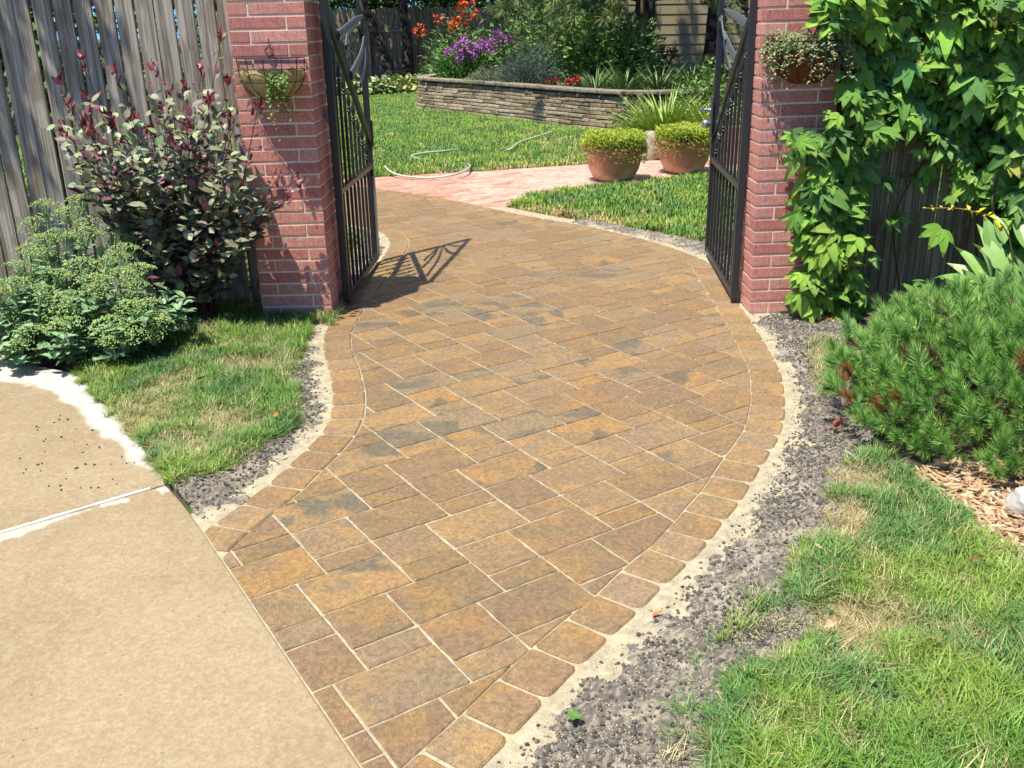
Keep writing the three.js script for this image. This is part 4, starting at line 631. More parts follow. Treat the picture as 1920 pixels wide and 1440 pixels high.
// small things on the ground
{
  const [sx, sz] = px(1076, 1362), t = thing('seedling', 'tiny green seedling in the soil strip', 'seedling', [sx, 0.008, sz]); const g = leafGeo(0.022, 0.019, { fold: 0.15, droop: 0.1, n: 4, shape: (q) => Math.sin(Math.PI * Math.pow(q, 1.2)) }), m = leafMat({ color: '#547f33' });
  mesh('stem', tube([V(0, 0, 0), V(0, 0.02, 0)], 0.001, 0.001, 4), m, t); for (let i = 0; i < 4; i++) placeLeaf(t, 'leaf', g, m, V(0, 0.02, 0), V(Math.cos(i * 1.57 + 0.4), 0.25, Math.sin(i * 1.57 + 0.4)), Y1, i % 2 ? 0.8 : 1);
  const [ox, oz] = px(1222, 1156), o = tag(mesh('fallen_leaf', leafGeo(0.03, 0.015, { fold: 0.6, droop: -0.3, n: 4 }), leafMat({ color: '#c9622b' })), 'small orange fallen leaf on the sand beside the border stones', 'leaf'); o.position.set(ox, 0.002, oz); o.rotation.y = 1.9;
  const [wx, wz] = px(1912, 962), w = new THREE.IcosahedronGeometry(0.07, 3), p = w.attributes.position; for (let i = 0; i < p.count; i++) { const k = 0.8 + 0.5 * vnoise(p.getX(i) * 30 + 9, p.getY(i) * 30 + p.getZ(i) * 17); p.setXYZ(i, p.getX(i) * k * 1.2, p.getY(i) * k * 0.7, p.getZ(i) * k); } w.computeVertexNormals(); const ro = tag(mesh('white_rock', w, M({ color: '#bdb6ac', roughness: 0.8 })), 'white rock lying on the wood mulch', 'rock'); ro.position.set(wx + 0.05, 0.03, wz);
  const [dx, dz] = px(1062, 408), dc = new Cloud(), bl = leafGeo(0.13, 0.008, { fold: 0.2, droop: 0.5, n: 4 }); for (let i = 0; i < 120; i++) { const d = randDir(); d.y = Math.abs(d.y) * 0.8; dc.add(bl, V(rr(-0.03, 0.03), 0, rr(-0.03, 0.03)), facing(d, Y1), rr(0.6, 1.2), vary([0.4, 0.26, 0.11], 0.3)); } const dm = tag(dc.build('dried_clump', vneedle), 'dried brown grass clump at the lawn edge by the path', 'dry grass'); dm.position.set(dx, 0.0, dz - 0.1);
  const fx = thing('weed', 'small reddish weed sprig under the dwarf pine', 'plant', [...px(1570, 812), 0].slice(0, 1).concat([0, px(1570, 812)[1]])); const rl = leafGeo(0.035, 0.014, { fold: 0.4, droop: 0.2, n: 3 }), rm = leafMat({ color: '#8f4030' }); for (let i = 0; i < 9; i++) placeLeaf(fx, 'leaf', rl, rm, V(rr(-0.02, 0.02), rr(0.01, 0.07), rr(-0.02, 0.02)), randDir().add(V(-0.4, 0.5, 0.4)), Y1, rr(0.7, 1.2)); mesh('stem', tube([V(0.02, 0, 0), V(0, 0.08, 0)], 0.0015, 0.001, 4), rm, fx);
}

// ---------- red brick walk behind the gate ----------
{
  const walk = settingGroup('brick_walk', 'pinkish red brick walk crossing behind the paver path');
  const P = ccw([[-1.27, -9.14], [-0.71, -8.67], [-0.2, -8.09], [-0.02, -8.1], [0.25, -8.7], [0.95, -9.16], [2.04, -9.72], [4.2, -10.7], [4.2, -12.1], [2.09, -11.25], [0.857, -10.58], [-0.3, -10.18], [-1.36, -9.88], [-2, -9.72], [-1.9, -9.52]]);
  setting('sand', sheet(ccw(P), -0.0085), M({ color: '#b99a86', roughness: 1 }), 'pale sand bed under the brick walk');
  const mats = [[200, 150, 128], [204, 156, 134], [194, 142, 120], [207, 170, 150], [203, 164, 144], [210, 175, 156]].map((c) => M({ color: new THREE.Color(`rgb(${c.join(',')})`), bumpMap: bumpAt(2), bumpScale: 0.004, roughness: 0.95, map: brickTone })), A = -0.62, e1 = [Math.cos(A), Math.sin(A)], e2 = [-Math.sin(A), Math.cos(A)], list = [];
  for (let i = -60; i < 60; i++) for (let j = -80; j < 80; j++) {
    const u = i * 0.205 + (j % 2 ? 0.1 : 0), v = j * 0.103, o = [0.6, -9.6], R = ccw([[u + 0.003, v + 0.003], [u + 0.202, v + 0.003], [u + 0.202, v + 0.1], [u + 0.003, v + 0.1]].map(([a, b]) => [o[0] + e1[0] * a + e2[0] * b, o[1] + e1[1] * a + e2[1] * b]));
    if (R.every((p) => p[0] < -2.1 || p[0] > 4.3)) continue; const Q = dedupe(clipConvex(P, R), 0.008); if (Q.length < 3 || Math.abs(areaOf(Q)) < 0.001) continue; list.push([Q, Math.hypot(Q[0][0] - 0.2, Q[0][1] + 3)]);
  }
  list.sort((a, b) => a[1] - b[1]); const far = [];
  list.forEach(([Q], k) => { const g = slab(Q, -0.05, rr(-0.003, 0.002), 0.003, [rr(0, 5), rr(0, 5)], [rr(-0.02, 0.02), rr(-0.02, 0.02)]); if (k < 290) mesh('brick', g, mats[Q[0][0] + rr(-0.5, 0.5) > -0.35 ? pick([3, 4, 5, 3, 4]) : pick([0, 0, 1, 2, 2])], walk); else far.push(g); });
  if (far.length) stuff(mesh('far_bricks', mergeGeometries(far), mats[4], walk));
  // low brick edging of the bed beside the pots
  const w = thing('brick_edging', 'low red brick edging wall behind the terracotta pots', 'wall', [2.25, 0, -10.35]); w.rotation.y = 0.42;
  const bg = new RoundedBoxGeometry(0.2, 0.058, 0.095, 1, 0.004); for (let r = 0; r < 6; r++) for (let k = 0; k < 7; k++) { const b = mesh('brick', bg, pick(brickMats), w); b.position.set(k * 0.209 + (r % 2 ? 0.1 : 0), 0.03 + r * 0.067, 0); } mesh('mortar', new THREE.BoxGeometry(1.5, 0.4, 0.08).translate(0.7, 0.19, 0), mortarMat, w);
}
// ---------- stone retaining wall ----------
const wallPts = [[-1.05, -20.4], [-1.45, -19.4], [-1.58, -18.5], [-1.2, -17.85], [-0.6, -17.05], [0.4, -15.55], [1.2, -14.3], [1.75, -13.78], [2.5, -13.8], [3.6, -14.3], [5, -15]];
{
  const t = thing('retaining_wall', 'stacked tan stone retaining wall with a pale cap around the flower bed', 'wall', [0, 0, 0]);
  const C = curve(wallPts, 0.05), L = []; let s = 0; C.forEach((p, i) => { if (i) s += Math.hypot(p[0] - C[i - 1][0], p[1] - C[i - 1][1]); L.push(s); });
  const on = (d) => { let i = 1; while (i < L.length - 1 && L[i] < d) i++; const k = (d - L[i - 1]) / (L[i] - L[i - 1]), a = C[i - 1], b = C[i]; return { p: [lerp(a[0], b[0], k), lerp(a[1], b[1], k)], a: Math.atan2(-(b[1] - a[1]), b[0] - a[0]) }; };
  const mats = [[204, 182, 148], [214, 194, 160], [190, 164, 130], [176, 156, 130], [218, 200, 170]].map((c) => M({ color: new THREE.Color(`rgb(${c.join(',')})`), map: stoneTone, bumpMap: bumpAt(1), bumpScale: 0.02, roughness: 0.95 }));
  const geos = [0.26, 0.32, 0.38, 0.46].map((w) => { const g = new RoundedBoxGeometry(w - 0.006, 0.05, 0.16, 3, 0.012), p = g.attributes.position; for (let i = 0; i < p.count; i++) p.setXYZ(i, p.getX(i), p.getY(i) + 0.012 * (vnoise(p.getX(i) * 14 + w * 90, p.getZ(i) * 20) - 0.5), p.getZ(i) + 0.022 * (vnoise(p.getX(i) * 26 + w * 50, p.getY(i) * 40 + 3) - 0.5)); g.computeVertexNormals(); return [w, g]; });
  let count = 0;
  for (let r = 0; r < 9; r++) { let d = rr(0, 0.2); while (d < s - 0.5) { const [w, g] = pick(geos), o = on(d + w / 2), k = 0.035 - r * 0.009 + rr(-0.012, 0.012); const b = mesh('stone', g, pick(mats), t); b.position.set(o.p[0] + Math.sin(o.a) * k, 0.02 + r * 0.054 + rr(-0.003, 0.003), o.p[1] + Math.cos(o.a) * k); b.rotation.set(0, o.a, rr(-0.02, 0.02)); d += w; count++; } }
  const cg = new RoundedBoxGeometry(0.44, 0.058, 0.22, 3, 0.02), cm = M({ color: '#a69a84', map: stoneTone, bumpMap: bumpAt(1), bumpScale: 0.012, roughness: 0.9 });
  for (let d = 0.1; d < s - 0.5; d += 0.448) { const o = on(d + 0.22), b = mesh('cap_stone', cg, cm, t); b.position.set(o.p[0] - Math.sin(o.a) * 0.02, 0.532, o.p[1] - Math.cos(o.a) * 0.02); b.rotation.y = o.a; }
  mesh('backing', slab(ccw([...offsetLine(C, -0.0).map((p) => p), ...offsetLine(C, 0.1).reverse()].map((p) => p)), 0, 0.49, 0), M({ color: '#4d4336' }), t);
  setting('bed_soil', slab(ccw([...offsetLine(C, 0.08), [6, -24], [-1, -24]]), 0.3, 0.46, 0), M({ color: '#3b3025', roughness: 1 }), 'dark soil of the raised flower bed');
}
// ---------- terracotta pots with lime stonecrop ----------
{
  const prof = [[0, 0], [0.15, 0], [0.19, 0.03], [0.235, 0.12], [0.262, 0.22], [0.272, 0.29], [0.285, 0.3], [0.29, 0.325], [0.28, 0.335], [0.255, 0.33], [0.25, 0.28], [0, 0.27]];
  const clay = M({ map: tex(256, 256, (u, v) => { const g = fbm(u * 8, v * 8, 8, 5), s = 0.75 + g * 0.5; return mix3([206 * s, 146 * s, 110 * s], [220 * s, 176 * s, 148 * s], sm(0.55, 0.7, fbm(u * 6 + 9, v * 6, 6, 4))); }), bumpMap: bumpAt(1), bumpScale: 0.012, roughness: 0.95 });
  const sprig = merge([0, 1, 2, 3, 4, 5].map((k) => { const g = leafGeo(0.02, 0.006, { fold: 0.2, droop: 0.1, n: 2 }); g.rotateX(-0.9 + k * 0.05); g.rotateY(k * 1.05); g.translate(0, 0.004 * k, 0); return g; }));
  for (const [label, x, z, sc] of [['terracotta pot of lime green stonecrop on the brick walk by the lawn corner', 1.03, -9.42, 1], ['terracotta pot of lime green stonecrop next to the open gate leaf', 1.79, -9.85, 1]]) {
    const t = thing('potted_plant', label, 'potted plant', [x, 0, z], 'pots of lime stonecrop'); t.scale.setScalar(sc);
    const g = new THREE.LatheGeometry(prof.map((p) => new THREE.Vector2(...p)), 40), p = g.attributes.position; for (let i = 0; i < p.count; i++) { const a = Math.atan2(p.getZ(i), p.getX(i)), k = 1 + 0.03 * Math.sin(a * 2 + x) + 0.05 * (vnoise(Math.cos(a) * 4 + 9, p.getY(i) * 14 + Math.sin(a) * 4 + x * 5) - 0.5); p.setXYZ(i, p.getX(i) * k, p.getY(i), p.getZ(i) * k); } g.computeVertexNormals();
    mesh('pot', g, clay, t);
    const c = new Cloud(); for (let i = 0; i < 5200; i++) { const a = rr(0, 6.283), r = Math.sqrt(rnd()), R = 0.31 * r, edge = sm(0.75, 1, r), hang = edge * rr(0, 1) ** 1.5, lump = 0.05 * (vnoise(Math.cos(a) * r * 4 + x * 9, Math.sin(a) * r * 4) - 0.5), y = 0.43 + lump - 0.03 * r * r - hang * (0.14 + 0.14 * vnoise(a * 3, x)) + rr(-0.03, 0.03), rad = R * (1 + 0.12 * (vnoise(a * 2.5, x * 3) - 0.5)) + hang * 0.02; c.add(sprig, V(Math.cos(a) * rad, y, Math.sin(a) * rad), facing(V(Math.cos(a) * edge + rr(-0.3, 0.3), 0.2, Math.sin(a) * edge + rr(-0.3, 0.3)), Y1), rr(0.8, 1.4), vary(hang > 0.4 ? pick([[0.4, 0.36, 0.11], [0.46, 0.46, 0.11]]) : pick([[0.52, 0.62, 0.07], [0.45, 0.56, 0.06], [0.58, 0.64, 0.12]]), 0.2)); }
    stuff(c.build('stonecrop_mat', M({ vertexColors: true, roughness: 0.7 }), t)); mesh('pot_soil', new THREE.CylinderGeometry(0.25, 0.25, 0.06, 20).translate(0, 0.36, 0), M({ color: '#4a4226' }), t);
  }
  const b1 = new THREE.IcosahedronGeometry(0.16, 3), q = b1.attributes.position; for (let i = 0; i < q.count; i++) { const k = 0.8 + 0.45 * vnoise(q.getX(i) * 9 + 3, q.getY(i) * 9 + q.getZ(i) * 7); q.setXYZ(i, q.getX(i) * k * 1.1, q.getY(i) * k * 1.2, q.getZ(i) * k); } b1.computeVertexNormals();
  const st = M({ color: '#a89b82', map: stoneTone, roughness: 0.95 }); [['tan boulder at the end of the retaining wall', 1.78, -13.2, 1.1], ['tan boulder between the two terracotta pots', 1.62, -10.9, 0.9]].forEach(([l, x, z, s]) => { const m = tag(mesh('boulder', b1, st), l, 'boulder'); m.position.set(x, 0.12, z); m.scale.setScalar(s); m.rotation.y = x * 9; });
}
// ---------- garden hose ----------
{
  const g = (x, y, h) => { const p = px(x, y, h); return V(p[0], h, p[1]); };
  const C = spline([g(722, 312, 0.05), g(733, 322, 0.05), g(752, 329, 0.03), g(790, 333, 0.02), g(830, 331, 0.03), g(858, 325, 0.05), g(877, 316, 0.06), g(868, 306, 0.0), g(800, 300, -0.0), g(772, 293, 0.035), g(785, 288, 0.05), g(832, 283, 0.05), g(865, 280, 0.0), g(940, 284, 0.0), g(955, 280, 0.05), g(975, 266, 0.055), g(1000, 258, 0.055), g(1035, 247, 0.05)], 150);
  tag(mesh('garden_hose', tube(C, 0.011, 0.011, 6), M({ color: '#b4b2a2', roughness: 0.5 })), 'pale garden hose curling over the back lawn edge', 'hose');
}
// ---------- far board fence ----------
const fenceGreyMats = brownBoardMats;
{
  const t = thing('board_fence', 'tall weathered board fence at the far end of the garden', 'fence', [0, 0, -26]);
  let x = -7.5; while (x < 3) { const w = rr(0.13, 0.15), b = mesh('board', boardGeo(w, 1.85 + rr(-0.03, 0.03), 0.02), pick(brownBoardMats), t); b.position.set(x + w / 2, 0.02, 0); b.rotation.z = rr(-0.006, 0.006); x += w + rr(0.006, 0.014); }
  for (const y of [0.35, 1.35]) mesh('rail', new RoundedBoxGeometry(10.6, 0.1, 0.045, 1, 0.005).translate(-2.25, y, 0.035), brownBoardMats[1], t);
  for (const x2 of [-5.9, -3.55, -2.35, 0.1]) mesh('post', new RoundedBoxGeometry(0.11, 2.0, 0.11, 1, 0.005).translate(x2, 1, 0.1), brownBoardMats[0], t);
}
// ---------- lap sided house ----------
{
  const t = thing('house', 'olive tan lap sided house wall in the shade of the pine', 'house', [0, 0, -21.5]); const m = M({ color: '#9d8f6d', roughness: 0.8 });
  for (let k = 0; k < 18; k++) { const b = mesh('siding_board', new RoundedBoxGeometry(6, 0.215, 0.02, 1, 0.004), m, t); b.position.set(5.2, 0.1 + k * 0.2, 0); b.rotation.x = -0.07; } mesh('wall_core', new THREE.BoxGeometry(6, 3.7, 0.3).translate(5.2, 1.85, -0.18), m, t);
}
// ---------- trees and shrubs ----------
const tl = leafGeo(0.12, 0.07, { fold: 0.25, droop: 0.2, n: 2 }), smallLeaf = leafGeo(0.06, 0.035, { fold: 0.25, droop: 0.2, n: 2 });
const hedgeMat = M({ vertexColors: true, roughness: 0.6 }), broadMat = leafMat({ vertexColors: true, roughness: 0.9, transmission: 0.25 });
function crown(c, cx, cy, cz, rx, ry, rz, n, g, cols, s0, s1) { for (let i = 0; i < n; i++) { const d = randDir(), k = Math.pow(rnd(), 0.45), l = 1 + 0.5 * (vnoise(d.x * 3 + cx, d.y * 3 + d.z * 2 + cz) - 0.5); c.add(g, V(cx + d.x * rx * k * l, cy + d.y * ry * k * l, cz + d.z * rz * k * l), facing(V(rr(-1, 1), rr(-1, 0.3), rr(-1, 1)), V(rr(-0.7, 0.7), 1, rr(-0.7, 0.7))), rr(s0, s1), vary(pick(cols), 0.3)); } }
function tree(name, label, cat, base, trunk, r0, crowns, g, cols, s0, s1, group) {
  const t = thing(name, label, cat, base, group); mesh('trunk', tube(spline(trunk.map((p) => V(...p)), 14), r0, r0 * 0.45, 9, 0.12), barkMat, t);
  const top = V(...trunk[trunk.length - 1]), mid = V(...trunk[Math.max(0, trunk.length - 2)]); crowns.forEach(([x, y, z, r], i) => { if (i % 2 === 0) mesh('limb', tube(spline([mid, V((mid.x + x) / 2, (mid.y + y) / 2 + 0.1, (mid.z + z) / 2), V(x, y, z)], 7), r0 * 0.4, r0 * 0.1, 5), barkMat, t); });
  const c = new Cloud(); crowns.forEach(([x, y, z, r, n]) => crown(c, x, y, z, r, r * 0.8, r, n, g, cols, s0, s1)); stuff(c.build('crown', hedgeMat, t)); return t;
}
const greensB = [[0.1, 0.2, 0.03], [0.07, 0.15, 0.03], [0.16, 0.27, 0.04], [0.05, 0.11, 0.025]];
tree('tree', 'leaning dark trunked tree in front of the far fence', 'tree', [-2.95, 0, -25.2], [[0, 0, 0], [-0.15, 0.9, 0], [-0.55, 1.9, 0], [-0.9, 3.2, 0.1]], 0.17, [[-1.2, 3.4, 0, 1.5, 1500], [-2.4, 2.8, 0.3, 1.3, 1200], [0.1, 3.6, 0.2, 1.4, 1300]], tl, greensB, 0.9, 1.5);
tree('tree', 'upright dark trunked tree beside the far fence post', 'tree', [-2.55, 0, -25.4], [[0, 0, 0], [0.05, 1, 0], [-0.02, 2.4, 0], [0.1, 3.6, 0]], 0.15, [[0.4, 3.5, 0, 1.6, 1500], [1.5, 3.2, 0.5, 1.3, 1200], [0.6, 4.6, 0, 1.5, 1200]], tl, greensB, 0.9, 1.5);
[['bright leafy tree standing behind the far fence', -5.5, -28.5, 3.1], ['dense leafy tree behind the far fence, next to the trunks', -3.2, -29.5, 3.2], ['broad leafy tree behind the orange lilies', -0.8, -28.2, 2.8], ['dark leafy tree between far fence and house', 1.8, -26.5, 3.0], ['tall hedge tree rising behind the house wall', 4.8, -27.5, 4.2], ['leafy tree far behind the open gate leaf', -8.2, -29, 3.4], ['tall leafy tree at the back, behind the two dark trunks', -4.2, -31.5, 4.6], ['tall leafy tree at the back, behind the lilies', -1.8, -32, 4.4], ['tall leafy tree at the back, near the house corner', 0.8, -31, 4.6]].forEach(([l, x, z, h]) => tree('tree', l, 'tree', [x, 0, z], [[0, 0, 0], [0.1, h * 0.5, 0], [0, h, 0]], 0.16, [[0, h * 0.62, 0, 1.9, 1900], [0.9, h * 0.9, 0.4, 1.5, 1100], [-1, h * 0.95, 0.2, 1.5, 1100], [0.3, h * 0.3, 0.5, 1.5, 900]], tl, greensB, 1, 1.7, 'trees along the far boundary'));
// the big pine over the bed
{
  const t = thing('pine_tree', 'long needled pine shading the flower bed and house wall', 'tree', [2.4, 0, -17.9]); mesh('trunk', tube(spline([V(0, 0, 0), V(0.05, 2.5, 0), V(-0.1, 6, 0), V(0, 9, 0)], 16), 0.2, 0.08, 10, 0.12), barkMat, t);
  const g = [0, 1].map(() => needleTuft(46, 0.1, 0.2, 0.009, 0.85)), c = new Cloud(), woods = [];
  const cols = [[0.12, 0.2, 0.05], [0.16, 0.24, 0.06], [0.1, 0.18, 0.05], [0.2, 0.24, 0.08]];
  for (let b = 0; b < 72; b++) { const a = b * 2.4 + rr(-0.3, 0.3), y = 1.7 + b * 0.095 + rr(-0.2, 0.2), L = lerp(3.4, 1.2, (b / 72) ** 1.3) * rr(0.75, 1.1), e = V(Math.cos(a) * L, y - 0.35 + rr(-0.3, 0.2), Math.sin(a) * L), C = spline([V(0, y, 0), e.clone().multiplyScalar(0.5).setY(y + 0.1), e], 8); woods.push(tube(C, 0.04, 0.012, 5)); for (let k = 0; k < 26; k++) { const p = C[2 + Math.floor(rnd() * 7)].clone().add(randDir().multiplyScalar(rr(0.05, 0.4))); c.add(pick(g), p, facing(V(Math.cos(a) + rr(-0.6, 0.6), rr(-0.5, 0.7), Math.sin(a) + rr(-0.6, 0.6)), randDir()), rr(0.8, 1.25), vary(pick(cols), 0.25)); } }
  // two low drooping boughs in front
  for (const [x, y, z] of [[-1.5, 1.75, 1.6], [-0.75, 1.55, 1.7], [-2.3, 1.8, 1.0], [-1.6, 1.2, 0.6], [-0.9, 1.3, 0.5], [1.3, 1.35, 2.2]]) { const C = spline([V(0, 2.6, 0), V(x * 0.6, y + 0.5, z * 0.6), V(x, y, z)], 8); woods.push(tube(C, 0.035, 0.012, 5)); for (let k = 0; k < 24; k++) c.add(pick(g), C[3 + Math.floor(rnd() * 6)].clone().add(randDir().multiplyScalar(rr(0, 0.28))), facing(V(x + rr(-0.8, 0.8), rr(-1.4, 0.2), z + rr(-0.4, 0.8)), randDir()), rr(0.9, 1.3), vary([0.2, 0.25, 0.07], 0.25)); }
  mesh('branches', merge(woods), barkMat, t); stuff(c.build('needles', vneedle, t));
}
{ const t = thing('tree', 'thick barked trunk standing against the house wall', 'tree', [3.75, 0, -18.2]); mesh('trunk', tube(spline([V(0, 0, 0), V(0.02, 1.5, 0), V(0.15, 4, 0), V(0.2, 6.5, 0)], 16), 0.19, 0.12, 11, 0.14), barkMat, t); const c = new Cloud(); crown(c, 0.2, 5.6, 0, 2.4, 1.6, 2.4, 2600, tl, greensB, 1.1, 1.8); stuff(c.build('crown', hedgeMat, t)); for (let k = 0; k < 4; k++) mesh('limb', tube(spline([V(0.15, 4, 0), V(Math.cos(k * 1.6) * 0.9, 5, Math.sin(k * 1.6) * 0.9), V(Math.cos(k * 1.6) * 1.7, 5.6, Math.sin(k * 1.6) * 1.7)], 6), 0.07, 0.02, 5), barkMat, t); }
// plants of the raised bed
const BEDY = 0.46;
function mound(name, label, cat, x, z, y, r, h, n, g, cols, s0, s1, up = 0.6) { const t = thing(name, label, cat, [x, y, z]), c = new Cloud(); for (let i = 0; i < n; i++) { const d = randDir(); d.y = Math.abs(d.y); const k = Math.pow(rnd(), 0.4), l = 1 + 0.5 * (vnoise(d.x * 3 + x * 3, d.z * 3 + d.y * 2) - 0.5); c.add(g, V(d.x * r * k * l, d.y * h * k * l, d.z * r * k * l), facing(V(d.x + rr(-0.7, 0.7), up + rr(-0.6, 0.6), d.z + rr(-0.7, 0.7)), randDir().add(V(0, 1, 0))), rr(s0, s1), vary(pick(cols), 0.28)); } const f = stuff(c.build('foliage', hedgeMat, t)); const st = []; for (let i = 0; i < 9; i++) { const a = rr(0, 6.283); st.push(tube([V(0, -0.02, 0), V(Math.cos(a) * r * 0.6, h * 0.7, Math.sin(a) * r * 0.6)], 0.01, 0.004, 4)); } mesh('stems', merge(st), M({ color: '#4f4a30' }), t); return t; }
const onBed = (x, y, z) => { const p = at(x, y, z); return p; };
function blooms(t, pts, n, r, cols, s) { const pg = leafGeo(0.035, 0.028, { fold: 0.2, droop: 0.3, n: 2 }); for (const p of pts) { const c = new Cloud(); for (let i = 0; i < n; i++) { const d = randDir(); c.add(pg, d.clone().multiplyScalar(r * rr(0.6, 1)), facing(d.clone().add(randDir().multiplyScalar(0.7)), randDir()), s * rr(0.8, 1.3), vary(pick(cols), 0.2)); } const m = c.build('flower_head', hedgeMat, t); m.position.copy(p); } }
{
  const olive = [[0.14, 0.2, 0.06], [0.1, 0.16, 0.05]], dark = [[0.16, 0.29, 0.07], [0.2, 0.34, 0.08]], blue = [[0.16, 0.22, 0.16], [0.12, 0.18, 0.13], [0.2, 0.26, 0.18]], strapG = leafGeo(0.5, 0.026, { fold: 0.3, droop: 0.45, n: 5, shape: (t) => Math.min(1, 4 * t) * (1 - t * t) }), fine = leafGeo(0.05, 0.008, { fold: 0.1, droop: 0.1, n: 2 });
  const ph = mound('phlox', 'green clump topped with bright purple flower heads in the raised bed', 'flowers', -0.75, -18.4, BEDY, 0.62, 0.75, 1500, tl, [[0.13, 0.29, 0.05], [0.16, 0.3, 0.07]], 0.7, 1.1);
  blooms(ph, [[845, 98], [862, 88], [872, 78], [882, 90], [890, 100], [900, 85], [915, 92], [925, 84], [870, 106], [880, 110], [858, 108], [912, 80]].map(([x, y]) => at(x, y, rr(-18.1, -17.9)).sub(ph.position)), 60, 0.085, [[0.58, 0.14, 0.52], [0.46, 0.09, 0.42], [0.66, 0.24, 0.58]], 1.3);
  const ph2 = mound('phlox', 'dim clump with deep violet flower heads under the pine', 'flowers', 0.1, -19.2, BEDY, 0.5, 0.9, 900, tl, dark, 0.7, 1.1); blooms(ph2, [[935, 68], [950, 72], [962, 76], [930, 62]].map(([x, y]) => at(x, y, -18.9).sub(ph2.position)), 45, 0.08, [[0.45, 0.1, 0.42]], 1.3);
  const ly = mound('lily', 'tall lily clump with orange blooms before the far fence', 'flowers', -1.0, -21.6, 0.2, 0.95, 1.35, 1700, leafGeo(0.16, 0.03, { fold: 0.3, droop: 0.3, n: 2 }), [[0.17, 0.25, 0.05], [0.12, 0.2, 0.04], [0.24, 0.27, 0.08]], 0.8, 1.3);
  blooms(ly, [[790, 54], [785, 62], [822, 36], [845, 48], [852, 42], [868, 38], [875, 32], [880, 28], [888, 24], [872, 6], [880, 2], [866, 12], [860, 45]].map(([x, y]) => at(x, y, rr(-21, -20.6)).sub(ly.position)), 16, 0.08, [[0.75, 0.14, 0.02], [0.65, 0.1, 0.02]], 2.2);
  mound('silver_shrub', 'silvery blue green feathery shrub spilling over the wall cap', 'shrub', 0.35, -16.6, BEDY, 0.62, 0.62, 6500, fine, blue, 1, 1.6, 0.8);
  mound('silver_shrub', 'pale olive feathery ground cover beside the silvery shrub', 'shrub', -0.25, -17.2, BEDY, 0.5, 0.3, 3500, fine, [[0.26, 0.27, 0.14], [0.2, 0.23, 0.12]], 1, 1.6, 0.4);
  mound('shrub', 'dark leafy shrub between the phlox and the pine', 'shrub', 0.9, -18.6, BEDY, 0.8, 1.1, 1800, tl, dark, 0.7, 1.2);
  mound('shrub', 'tall dark evergreen shrub beneath the low pine boughs', 'shrub', 1.45, -17.4, BEDY, 0.75, 1.35, 2600, tl, [[0.16, 0.29, 0.07], [0.2, 0.34, 0.08]], 0.7, 1.1);
  mound('shrub', 'dark evergreen shrub close to the pine trunk', 'shrub', 2.05, -17.1, BEDY, 0.6, 1.1, 2000, tl, [[0.16, 0.29, 0.07], [0.21, 0.3, 0.1]], 0.7, 1.1);
  mound('shrub', 'bright leaved shrub behind the orange lilies', 'shrub', 0.6, -22.6, 0.1, 1.4, 1.9, 2600, tl, [[0.2, 0.3, 0.05], [0.12, 0.2, 0.04], [0.08, 0.15, 0.03]], 0.8, 1.3);
  mound('shrub', 'shaded shrub in front of the house wall, under the pine', 'shrub', 2.5, -19.4, 0.3, 1.0, 1.0, 2000, tl, [[0.17, 0.29, 0.07], [0.24, 0.18, 0.14]], 0.7, 1.2);
  const gr = [['geranium mound with red flowers by the silvery shrub', 1060, 150, -15.6, [[1028, 154], [1036, 150], [1044, 153]]], ['geranium mound with red flowers next to the strap leaved clump', 1082, 152, -15.3, [[1064, 153], [1073, 150], [1080, 152], [1085, 149]]]];
  for (const [l, x, y, z, fl] of gr) { const c0 = at(fl[1][0], 160, z), t = mound('geranium', l, 'flowers', c0.x, z - 0.05, BEDY, 0.2, 0.16, 260, smallLeaf, [[0.14, 0.27, 0.06]], 0.8, 1.2); blooms(t, fl.map(([a, b]) => at(a, b, z + 0.1).sub(t.position)), 40, 0.045, [[0.7, 0.02, 0.03], [0.55, 0.01, 0.02]], 0.8); }
  const straps = (label, x, z, y, r, n, s, cols, cat = 'plant') => { const t = thing('strap_leaved_clump', label, cat, [x, y, z], undefined), c = new Cloud(); for (let i = 0; i < n; i++) { const a = rr(0, 6.283), el = rr(0.35, 1.45), k = rnd() * r; c.add(strapG, V(Math.cos(a) * k, 0, Math.sin(a) * k), facing(V(Math.cos(a) * Math.cos(el), Math.sin(el), Math.sin(a) * Math.cos(el)), V(0, 1, 0)), s * rr(0.6, 1.15), vary(pick(cols), 0.25)); } stuff(c.build('leaves', hedgeMat, t)); return t; };
  const lime = [[0.34, 0.44, 0.08], [0.42, 0.48, 0.12], [0.25, 0.37, 0.07]];
  straps('big lime daylily clump arching behind the terracotta pots', 2.05, -12.6, 0.02, 0.34, 620, 1.35, lime); straps('lime daylily clump close behind the silver handled gate', 2.55, -12.1, 0.02, 0.34, 520, 1.3, lime);
  straps('shaded strap leaved clump behind the wall cap, near the geraniums', 1.35, -15.2, BEDY, 0.2, 160, 0.85, dark.concat(olive)); straps('shaded strap leaved clump in the middle of the raised bed', 1.75, -15.0, BEDY, 0.25, 180, 0.9, dark.concat(olive)); straps('shaded strap leaved clump at the house end of the raised bed', 2.3, -15.1, BEDY, 0.25, 180, 0.9, dark.concat(olive)); straps('wispy strap leaved clump under the thick trunk', 2.9, -15.6, BEDY, 0.3, 180, 1, olive);
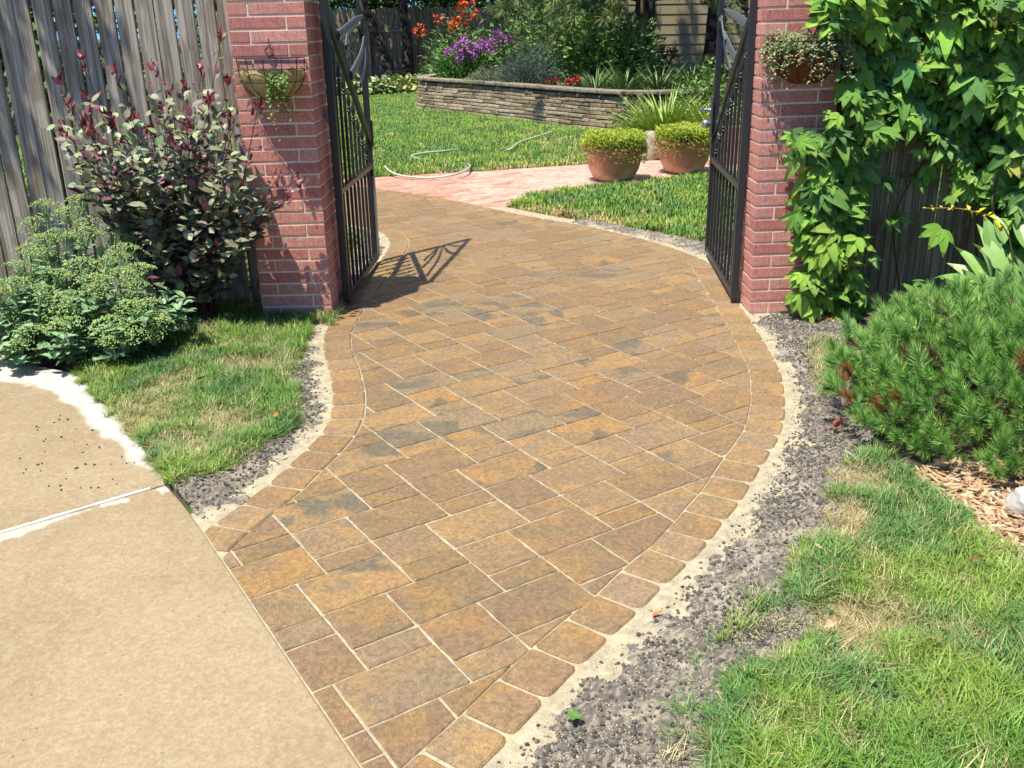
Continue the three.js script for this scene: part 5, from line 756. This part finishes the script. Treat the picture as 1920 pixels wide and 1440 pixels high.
  mound('shrub', 'blue green leafy shrub leaning on the retaining wall beside the daylilies', 'shrub', 1.75, -13.3, 0, 0.35, 0.5, 900, smallLeaf, [[0.14, 0.23, 0.1], [0.1, 0.18, 0.08]], 0.8, 1.3); mound('shrub', 'light green leafy shrub rising above the daylilies', 'shrub', 2.6, -12.9, 0, 0.5, 0.9, 1500, smallLeaf, [[0.2, 0.33, 0.07], [0.15, 0.26, 0.05]], 0.9, 1.5);
  mound('shrub', 'dark shrub behind the gate leaf with the silver handle', 'shrub', 3.4, -13.5, 0, 0.8, 1.1, 1500, tl, greensB, 0.7, 1.1);
  // variegated ground cover along the far fence
  const hl = leafGeo(0.14, 0.09, { fold: 0.2, droop: 0.35, n: 3 }); for (let k = 0; k < 7; k++) { const f = k / 6, l = ['first', 'second', 'third', 'fourth', 'fifth', 'sixth', 'seventh'][k]; mound('hosta', `variegated hosta, ${l} in the row from the stone wall end along the far fence`, 'plant', lerp(-2.0, -4.6, f), lerp(-23.0, -21.6, f), -0.01, 0.42, 0.36, 330, hl, k < 2 ? [[0.5, 0.52, 0.2], [0.42, 0.46, 0.16], [0.3, 0.36, 0.1]] : [[0.36, 0.44, 0.16], [0.16, 0.27, 0.07], [0.46, 0.48, 0.24]], 0.8, 1.2, 0.3).userData.group = 'hostas along the far fence'; }
}

// trees beside the board fences: behind the grey one, and one whose crown shades it from outside the picture
tree('tree', 'leafy tree directly behind the grey board fence', 'tree', [-3.9, 0, -8.2], [[0, 0, 0], [0.1, 1.2, 0], [0, 2.4, 0]], 0.11, [[0, 1.9, 0, 1.2, 1500], [0.7, 1.1, 0.3, 0.9, 800], [-0.9, 1.3, 0.2, 1.0, 900], [0.2, 3, 0, 1.1, 900]], tl, greensB, 0.8, 1.3);
tree('tree', 'leafy tree whose crown overhangs the end of the grey board fence', 'tree', [-4.5, 0, -4.3], [[0, 0, 0], [0.2, 2, 0], [0.7, 3.6, 0.1]], 0.13, [[1.2, 3.8, -0.16, 0.3, 170], [1.7, 3.9, -0.2, 0.3, 170], [0.6, 4.0, -0.2, 0.4, 200]], tl, greensB, 0.8, 1.3);
// loose grains of jointing sand left on the pavers
litter('sand_grains', 'pale grains of jointing sand scattered over the pavers', fieldPoly.filter((p) => p[1] > -3.6), 900, new THREE.IcosahedronGeometry(0.0011, 0), [[0.55, 0.48, 0.36]], 0.0015, 0.0025);

renderer.render(scene, camera);
